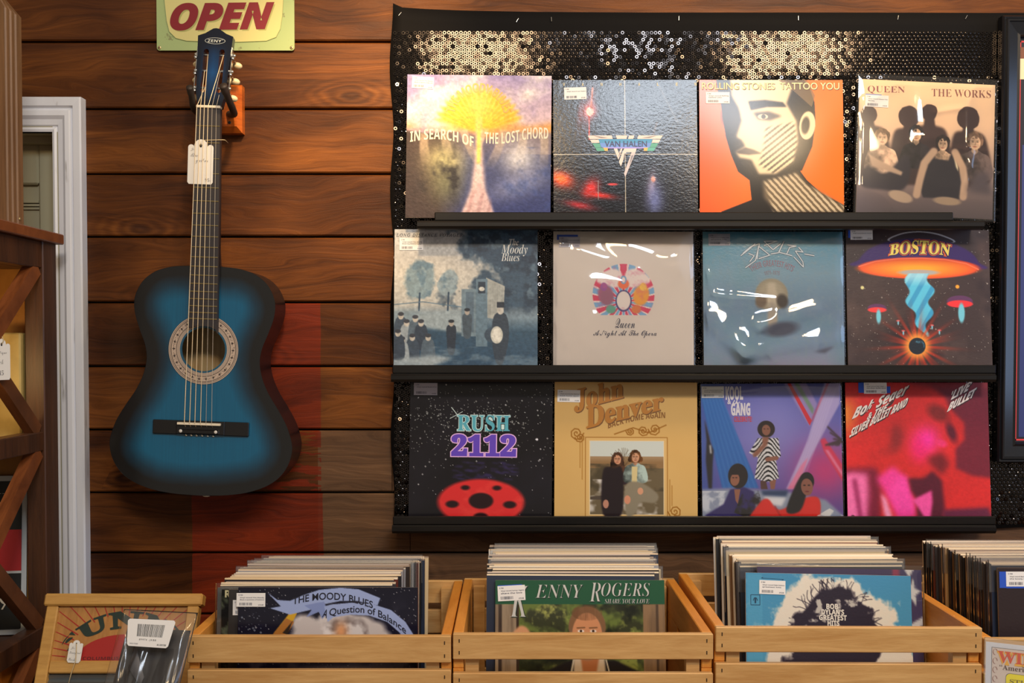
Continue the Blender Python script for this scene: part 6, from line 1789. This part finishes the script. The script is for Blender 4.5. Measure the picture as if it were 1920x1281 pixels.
# first crate
def art_banner():
    a = Art(NW, (22, 22, 38))
    a.glow(.2, .65, .25, .2, (40, 46, 110), .9); a.glow(.75, .3, .2, .2, (26, 26, 46), .8); a.lay(np.clip((a.noise(4, 4, 3) - .4) * 2, 0, 1) * (a.V > .2), (48, 60, 130), .5)
    a.stars(260, 9, (0, 0, 1, .45), c=(190, 190, 200), big=.05); a.stars(120, 10, (0, 0, .16, .9), c=(170, 180, 200))
    a.poly([(.35, .66), (.33, .76), (.22, .86), (.2, .96), (.3, 1), (.1, 1)], (90, 110, 70), .02, .5)
    for x, y, r in ((.37, .2, .07), (.43, .22, .06), (.52, .2, .08), (.6, .19, .07), (.68, .21, .08), (.76, .23, .06), (.4, .27, .1), (.52, .27, .1), (.66, .27, .1), (.8, .27, .05)):
        a.ell(x, y, r, r * .7, (196, 188, 188), 0, .025)
    m = np.exp(-((a.U - .56) / .3) ** 2 - ((a.V - .25) / .1) ** 2)
    a.lay((a.noise(9, 9, 5) - .52) * 7 * m, (104, 92, 92), .8); a.lay((a.noise(12, 12, 15) - .52) * 7 * m, (232, 228, 230), .8); a.glow(.575, .24, .035, .05, (226, 160, 110), .95)
    a.poly([(.33, .45), (.84, .45), (.9, .6), (.7, .66), (.4, .64), (.28, .56)], (188, 182, 188), .02, .9, True); a.lay((a.noise(10, 8, 25) - .5) * 6 * (a.V > .38) * (a.V < .62), (90, 84, 96), .7)
    a.poly([(.20, .255), (.29, .14), (.345, .088), (.335, .13), (.28, .25), (.24, .30)], (206, 160, 40)); a.poly([(.2, .255), (.27, .17), (.315, .19), (.27, .27), (.23, .3)], (170, 110, 50)); a.poly([(.25, .25), (.31, .18), (.3, .2), (.28, .26)], (50, 40, 34))
    B_ = (152, 168, 214)
    def band_(cx, cy, r0, r1, a0, a1, c): a.poly([(cx + r0 * math.cos(R(t)), cy - r0 * math.sin(R(t))) for t in np.linspace(a0, a1, 24)] + [(cx + r1 * math.cos(R(t)), cy - r1 * math.sin(R(t))) for t in np.linspace(a1, a0, 24)], c)
    a.poly([(.165, .03), (.22, .07), (.29, .075), (.36, .045), (.45, .015), (.57, .003), (.67, .012), (.79, .06), (.775, .10), (.66, .075), (.57, .075), (.47, .095), (.40, .125), (.29, .15), (.18, .115), (.24, .105)], B_)
    a.poly([(.37, .10), (.44, .085), (.48, .08), (.50, .14), (.47, .175), (.45, .135), (.38, .165), (.41, .125)], (126, 142, 194))
    a.poly([(.48, .105), (.52, .095), (.63, .085), (.74, .09), (.85, .125), (.93, .19), (.985, .275), (.99, .32), (.93, .30), (.9, .25), (.83, .19), (.73, .155), (.63, .15), (.53, .165), (.50, .19)], B_)
    return a
s = Sleeve(art_banner(), CARD_GLOSS, 'front sleeve of the first crate, starry navy with a pale blue banner', edge=(90, 84, 84), size=.320)
s.lettering([('THE MOODY BLUES', 'plain', lambda a, b: (.305 + a * .445, .104 - .052 * math.sin(a * 2.6 + .2) + .028 * a - b * .038), (24, 24, 40), .012), ('Question of Balance', 'plain', lambda a, b: (.51 + a * .425, .155 - .03 * math.sin(a * 3) + .105 * max(a, 0) ** 2.6 - b * .045 + .008), (24, 24, 40), .01), ('A', 'plain', boxmap(.475, .165, .5, .12, -15), (24, 24, 40), .01)])
s.sticker(-.008, .03, ['Vinyl record The Moody', 'Blues a question of balance'], w=.16, h=.075)
front_place(s, 615.5, 1108, 1.830, 5)
def speckle(n=96):
    a = Art(n, (34, 36, 32)); a.lay((a.noise(30, 30, 3, 2) - .45) * 8, (96, 104, 84), .8); a.lay((a.noise(20, 20, 7, 2) - .55) * 8, (20, 20, 22), .9); a.rect(.0, .0, .3, .05, (20, 22, 20)); return a
s = Sleeve(speckle(), CARD_GLOSS, 'green-black speckled sleeve jutting out behind the starry navy one', edge=(110, 104, 96))
s.lettering([('ROCK', 'sans', boxmap(.02, .045, .16, .005), (196, 190, 150), .02)]); s.shapes([([(.06, .13), (.1, .11), (.14, .14), (.14, .19), (.07, .19)], (176, 140, 132), 1), ([(.075, .145), (.1, .13), (.125, .15), (.12, .18), (.08, .18)], (40, 40, 40), 2)], 'printed_badge')
front_place(s, 416 + 164, 1105, 1.848, 5)
s = Sleeve(Art(24, (52, 50, 50)), CARD_GLOSS, 'plain charcoal sleeve with a price sticker just behind the starry navy one', edge=(100, 96, 92)); s.sticker(.025, .06, ['Vinyl record', 'The'], w=.15, h=.085); front_place(s, 429 + 165, 1105, 1.839, 5)
s = Sleeve(Art(24, (96, 96, 92)), CARD_GLOSS, 'grey sleeve in plastic jutting furthest towards the washboard', edge=(150, 146, 140)); s.sticker(.045, .06, ['Vinyl record', 'The'], w=.15, h=.085, tone=mat('sticker_under_film', None)); s.film(5, .001, .003, .008, .001); front_place(s, 409 + 162, 1102, 1.858, 5)
row(30, (411, 1098, 1.868), (511, 1044, 2.085), 'pale-edged record sleeve packed behind the front sleeve in the crate nearest the guitar', 'sleeves packed in the crate nearest the guitar', .0048, 5, 21, .3, .004, mid=(-.010, .004))

# second crate
def art_green():
    a = Art(NW, (40, 86, 62))
    rect = lambda *q: a.rect(*q)
    a.rect(0, .142, 1, 1, (58, 62, 44))
    fo = a.noise(9, 9, 4); f2 = a.noise(16, 16, 14)
    a.lay((fo - .42) * 6 * (a.V > .142), (108, 124, 62), .9); a.lay((f2 - .5) * 6 * (a.V > .142) * (a.U < .45), (176, 180, 96), .8); a.lay((f2 - .52) * 6 * (a.V > .142) * (a.U > .6), (150, 160, 80), .8); a.lay((a.noise(6, 6, 24) - .55) * 6 * (a.V > .142), (26, 30, 26), .8)
    a.rect(0, .142, .13, 1, (150, 132, 110)); a.rect(.02, .142, .04, 1, (60, 50, 46)); a.rect(.125, .142, .14, 1, (60, 48, 40)); a.rect(.87, .142, 1, 1, (140, 112, 84)); a.rect(.945, .142, .96, 1, (70, 54, 44))
    a.lay((a.noise(40, 4, 5) - .5) * 3 * (a.V > .142) * ((a.U < .125) | (a.U > .88)), (96, 80, 66), .6)
    a.poly([(.11, .30), (.15, .265), (.19, .28), (.21, .33), (.12, .33)], (206, 150, 110), .004, 1, True)
    a.poly([(.15, .62), (.3, .52), (.44, .46), (.7, .46), (.85, .53), (.9, .7), (.9, 1), (.12, 1)], (36, 34, 36), .004)
    a.poly([(.46, .44), (.64, .44), (.66, .7), (.46, .7)], (206, 186, 160), .003); a.poly([(.50, .44), (.61, .44), (.58, .6), (.55, .66), (.52, .58)], (178, 112, 70), .003); a.line([(.46, .46), (.44, .56)], .01, (200, 190, 170)); a.line([(.65, .46), (.67, .54)], .008, (200, 190, 170))
    a.ell(.54, .27, .108, .115, (124, 96, 74), 0, .006); a.poly([(.44, .29), (.455, .2), (.52, .155), (.60, .17), (.64, .23), (.645, .30), (.60, .22), (.5, .22)], (128, 94, 66), .006, 1, True)
    a.ell(.54, .32, .088, .13, (202, 140, 100), 0, .006); a.lay((a.noise(40, 6, 3) - .3) * 3 * a.ellmask(.54, .19, .09, .045), (110, 76, 52), .8); a.ell(.54, .39, .075, .07, (150, 120, 96), 0, .02); a.ell(.54, .345, .018, .04, (216, 152, 112), 0, .008)
    for e in (-.036, .036): a.ell(.54 + e, .295, .018, .008, (240, 230, 220), 0, .002); a.ell(.54 + e, .295, .008, .008, (60, 40, 30)); a.line([(.54 + e - .022, .277), (.54 + e + .022, .275)], .007, (110, 80, 56))
    return a
s = Sleeve(art_green(), CARD_GLOSS, 'front sleeve of the second crate, green-banded over a portrait among foliage', edge=(180, 170, 150))
W_i, SH = (196, 196, 192), (24, 44, 36)
its = []
for body, q in (('K', (.085, .215, .195, .03)), ('ENNY', (.235, .105, .52, .025)), ('R', (.555, .125, .625, .012)), ('OGERS', (.625, .095, .915, .014)), ('SHARE YOUR LOVE', (.645, .135, .91, .108))):
    o_ = .004
    its += [(body, 'serit', boxmap(q[0] + o_, q[1] + o_, q[2] + o_, q[3] + o_), SH, -.01, 1), (body, 'serit', boxmap(*q), W_i, -.016, 2)]
s.lettering(its)
s.sticker(.012, .035, ['Vinyl record kenny rogers', 'share the love'], w=.162, h=.088, rot=-3, tape=[(.02, -.05, .9, .2)])
front_place(s, 1087, 1088, 1.911, 9)
pr = row(24, (919, 1078, 1.917), (926, 1022, 2.055), 'pale-edged record sleeve packed behind the front sleeve in the middle crate', 'sleeves packed in the middle crate', .0038, 9, 33, .25, .010, jz=.003)

# third crate
def art_sky():
    a = Art(NW, (76, 150, 190))
    a.vgrad([(0, (66, 138, 180)), (1, (86, 160, 196))])
    nz = a.noise(14, 14, 3)
    def blob(cx, cy, rx, ry, c, amt=.5, sharp=9):
        d = 1 - np.sqrt(((a.U - cx) / rx) ** 2 + ((a.V - cy) / ry) ** 2) + (nz - .5) * amt
        a.lay(np.clip(d * sharp, 0, 1), c)
    for q in ((.5, .28, .36, .29), (.33, .36, .2, .24), (.7, .34, .24, .26), (.24, .6, .15, .34), (.86, .6, .15, .36)): blob(*q, (222, 214, 200))
    D = (40, 32, 48)
    for q in ((.54, .33, .21, .27), (.42, .38, .16, .22), (.66, .38, .16, .23), (.5, .8, .32, .5)): blob(*q, D, .4, 12)
    rs = np.random.RandomState(2)
    for k in range(46):
        t = rs.uniform(math.pi * 1.02, math.pi * 1.98); x, y = .54 + .2 * math.cos(t), .34 + .23 * math.sin(t); pts = [(x, y)]
        th = t + rs.uniform(-.5, .5)
        for _ in range(5): x += .018 * math.cos(th); y += .018 * math.sin(th); th += rs.uniform(-.5, .5); pts.append((x, y))
        a.line(pts, .005, D, 0, .8)
    a.lay((a.noise(18, 18, 33) - .62) * 9 * (a.V < .4) * (a.V > .02) * np.exp(-((a.U - .55) / .45) ** 2), (220, 216, 204), .8)
    a.rect(.01, .01, .1, .98, (84, 160, 196), .0, .5)
    return a
s = Sleeve(art_sky(), CARD_MATT, 'front sleeve of the third crate, sky blue with a white cloud round a dark shape', edge=(206, 196, 180))
WT = (222, 216, 206)
s.lettering([('BOB', 'sans', boxmap(.485, .205, .555, .175), WT, .02), ("DYLAN'S", 'sans', boxmap(.455, .238, .59, .208), WT, .02), ('GREATEST', 'sans', boxmap(.44, .271, .605, .241), WT, .02), ('HITS', 'sans', boxmap(.49, .304, .56, .274), WT, .02), ('Rainy Day Women #12 & 35', 'sans', boxmap(.46, .322, .59, .311), WT), ("Blowin' In the Wind", 'sans', boxmap(.48, .338, .572, .327), WT)])
s.shapes(stroke([(.095, .03), (.23, .036)], .002, (30, 60, 90), 1) + stroke([(.095, .03), (.105, .026)], .003, (30, 60, 90), 1) + stroke([(.23, .036), (.22, .04)], .003, (30, 60, 90), 1) , 'label_arrow')
s.shapes(stroke([(.03, .13), (.085, .13), (.085, .19), (.03, .19), (.03, .13)], .003, (30, 60, 90), 1) + stroke([(.045, .165), (.05, .15), (.0575, .147), (.065, .15), (.07, .165)], .004, (30, 60, 90), 1) + stroke([(.0575, .15), (.0575, .18)], .009, (30, 60, 90), 1), 'label_marks')
s.sticker(.082, .042, ['Vinyl record Bob Dylans', 'greatest hits'], w=.158, h=.082, rot=1)
front_place(s, 1552, 1077, 1.955, 9, 1.2)
def art_flag():
    a = Art(96, (70, 58, 96)); a.rect(.82, 0, 1, 1, (150, 60, 90)); a.rect(.86, 0, 1, .8, (70, 62, 100))
    st = [(.935 + (.045 if k % 2 == 0 else .02) * 1.2 * math.cos(R(-80 + 36 * k)), .14 + (.075 if k % 2 == 0 else .03) * 1.2 * math.sin(R(-80 + 36 * k))) for k in range(10)]
    a.poly(st, (220, 216, 212)); a.poly([(.89, 0), (.95, 0), (.92, .05)], (220, 216, 212)); a.poly([(.9, .34), (1, .28), (1, .33), (.92, .38)], (220, 216, 212)); a.rect(.88, .4, 1, .47, (150, 40, 50)); return a
s = Sleeve(art_flag(), CARD_GLOSS, 'plastic-covered sleeve with a white star showing past the sky-blue one', edge=(120, 70, 110)); s.film(6, .002, .004, .008, .002); front_place(s, 1573, 1066, 1.970, 9, 1.2)
row(22, (1390, 1062, 1.982), (1340, 1003, 2.10), 'pale-edged record sleeve packed behind the front sleeve in the third crate from the guitar', 'sleeves packed in the third crate', .0036, 9, 45, .3, .006, jz=.003)

# fourth crate
s = Sleeve(Art(24, (44, 32, 34)), CARD_MATT, 'front sleeve of the fourth crate, plain black with blue tape under its sticker', edge=(120, 100, 80)); s.sticker(.045, .02, ['Vinyl record Best Mid Carlisle', 'the lonely weekend'], w=.17, h=.083, tape=[(-.22, .0, .3, 1.1), (0, .6, 1.1, 1.12)])
front_place(s, 1868 + 167, 1065, 1.825, 5)
row(38, (1862, 1060, 1.832), (1731, 1014, 2.10), 'dark-spined record sleeve packed behind the front sleeve in the crate nearest the picture frame', 'sleeves packed in the crate nearest the picture frame', .0046, 5, 57, .3, .003, dark=True, mid=(-.004, .0))

# ------------------------------------------------------------------ acrylic price sign at the corner
hy = -.75
A0, A1, A3 = at(1846, 1197, hy), at(2060, 1215, hy), at(1862, 1290, hy - .05)
wS = .17
SROT = Euler((R(-18), 0, R(-26)))
hA = (A0.z - TZ - .001) / math.cos(R(18))
SB = A0 - SROT.to_matrix() @ Vector((-wS / 2, 0, hA))
sd = tag(empty('acrylic_sign_holder', (SB.x, SB.y, TZ + .0025), SROT), 'clear acrylic stand holding a bordered price sheet with a yellow box', 'sign')
box_obj('acrylic_front', ACRYLIC, sd, -wS / 2, wS / 2, -.0035, -.0018, .0, hA, ch=.0004)
box_obj('acrylic_back', ACRYLIC, sd, -wS / 2, wS / 2, .0018, .0035, .0, hA, ch=.0004)
mb = MB().use(ACRYLIC); mb.box(-wS / 2, wS / 2, .0, .11, -.0, .0025, M=Matrix.Rotation(R(18), 4, 'X')); mb.build('acrylic_foot', None, sd)
def sq(u, v): return (-wS / 2 + u, hA - v)
mb = MB().use(mat('sheet_white', (222, 222, 228), .5)); mb.box(-wS / 2 + .002, wS / 2 - .002, -.0012, -.0004, .01, hA - .006)
mb.use(mat('sheet_line', (70, 66, 66), .5)); mb.box(-wS / 2 + .010, wS / 2 - .010, -.0013, -.0005, .018, hA - .013)
mb.use(mat('sheet_parchment', (226, 208, 196), .5)); mb.box(-wS / 2 + .0107, wS / 2 - .0107, -.0014, -.0005, .0187, hA - .0137)
sh = mb.build('price_sheet', None, sd)
k_ = 1.0 / (F_PX / 1.55)
mb = MB().use(mat('sheet_yellow', (240, 224, 24), .5)); mb.prism(rr(-wS / 2 + .030, wS / 2 - .018, .03, hA - .049, .006, 4), -.0019, -.0005); mb.use(mat('sheet_line', None)); mb.prism(rr(-wS / 2 + .0294, wS / 2 - .0174, .0294, hA - .0484, .006, 4), -.0016, -.0005); mb.build('yellow_box', None, sh)
mb = MB()
OR1, OR2, DKT = mat('flame_red', (214, 76, 40), .5), mat('flame_yellow', (240, 180, 50), .5), mat('sheet_text', (84, 56, 50), .5)
x0 = -wS / 2 + .019
put_text(mb, "WILD'S", 'serif', lambda a, b: (x0 + .085 * a, -.0020, hA - .036 + .018 * b), OR2, .06); put_text(mb, "WILD'S", 'serif', lambda a, b: (x0 + .085 * a, -.0022, hA - .034 + .017 * b), OR1, .01)
put_text(mb, '“America’s Best Incense”', 'serif', lambda a, b: (x0 + .002 + .118 * a, -.0020, hA - .0445 + .0072 * b), DKT)
put_text(mb, 'STICKS OF INCENSE', 'serif', lambda a, b: (x0 + .016 + .12 * a, -.0024, hA - .063 + .0065 * b), mat('olive_text', (130, 116, 30), .5)); put_text(mb, '20 FOR', 'serif', lambda a, b: (x0 + .034 + .05 * a, -.0024, hA - .080 + .0065 * b), mat('olive_text', None))
for k in range(9):
    cc = (x0 - .004, hA - .02 - .013 * k)
    mb.use(mat('vine_brown', (150, 90, 80), .5)); pts_ = [(cc[0] + .003 * math.cos(t), -.0017, cc[1] + .0045 * math.sin(t)) for t in np.linspace(0, 5.2, 9)]
    for a_, b_ in zip(pts_[:-1], pts_[1:]):
        d = .0005; mb.add([(a_[0] - d, a_[1], a_[2]), (b_[0] - d, b_[1], b_[2]), (b_[0] + d, b_[1], b_[2] + d), (a_[0] + d, a_[1], a_[2] + d)], [(0, 1, 2, 3)])
mb.build('sheet_lettering', None, sh)

# ------------------------------------------------------------------ light
W = bpy.data.worlds.new('room_light'); bpy.context.scene.world = W; W.use_nodes = True
W.node_tree.nodes['Background'].inputs[0].default_value = (1.0, .86, .70, 1); W.node_tree.nodes['Background'].inputs[1].default_value = 0.36
def area(name, loc, target, sx, sy, power, rgb):
    l = bpy.data.lights.new(name, 'AREA'); l.shape = 'RECTANGLE'; l.size, l.size_y = sx, sy; l.energy = power; l.color = rgb
    o = bpy.data.objects.new(name, l); o.location = loc
    o.rotation_euler = (Vector(target) - Vector(loc)).to_track_quat('-Z', 'Y').to_euler(); COL.objects.link(o); return o
area('ceiling_lamp', (-.14, -2.30, 2.80), (0.1, 0, 1.5), .44, .19, 13, (1.0, .72, .42))
area('ceiling_lamp', (1.20, -2.30, 2.80), (.8, 0, 1.5), .44, .19, 15, (1.0, .72, .42))
area('shop_window', (1.05, -4.6, 4.1), (.3, 0, 1.4), 1.3, .65, 90, (.80, .89, 1.0))
area('side_window', (2.35, -.95, 1.85), (0, -.9, 1.75), .9, 1.1, 13, (.42, .62, 1.0))
sp_ = bpy.data.lights.new('track_spot', 'SPOT'); sp_.energy = 120; sp_.color = (1.0, .68, .36); sp_.spot_size = R(34); sp_.spot_blend = .9; sp_.shadow_soft_size = .05
so_ = bpy.data.objects.new('track_spot', sp_); so_.location = (-.15, -1.1, 2.72); so_.rotation_euler = (Vector((-.36, 0, 1.98)) - Vector(so_.location)).to_track_quat('-Z', 'Y').to_euler(); COL.objects.link(so_)
pl_ = bpy.data.lights.new('rack_lamp', 'POINT'); pl_.energy = 1.1; pl_.color = (1.0, .66, .26); pl_.shadow_soft_size = .03
po_ = bpy.data.objects.new('rack_lamp', pl_); po_.location = (RX_ - .12, -.40, (cells[0][0] + cells[0][1]) / 2 - .05); COL.objects.link(po_)
area('down_lamp', (.75, -.75, 2.75), (.7, -.35, 1.0), .35, .35, 12, (1.0, .74, .44))
vs_ = bpy.context.scene.view_settings
vs_.view_transform = 'Standard'; vs_.look = 'None'; vs_.gamma = 1; vs_.use_curve_mapping = False; vs_.exposure = 0.0
bpy.context.scene.cycles.transparent_max_bounces = 24
bpy.context.scene.cycles.max_bounces = 8
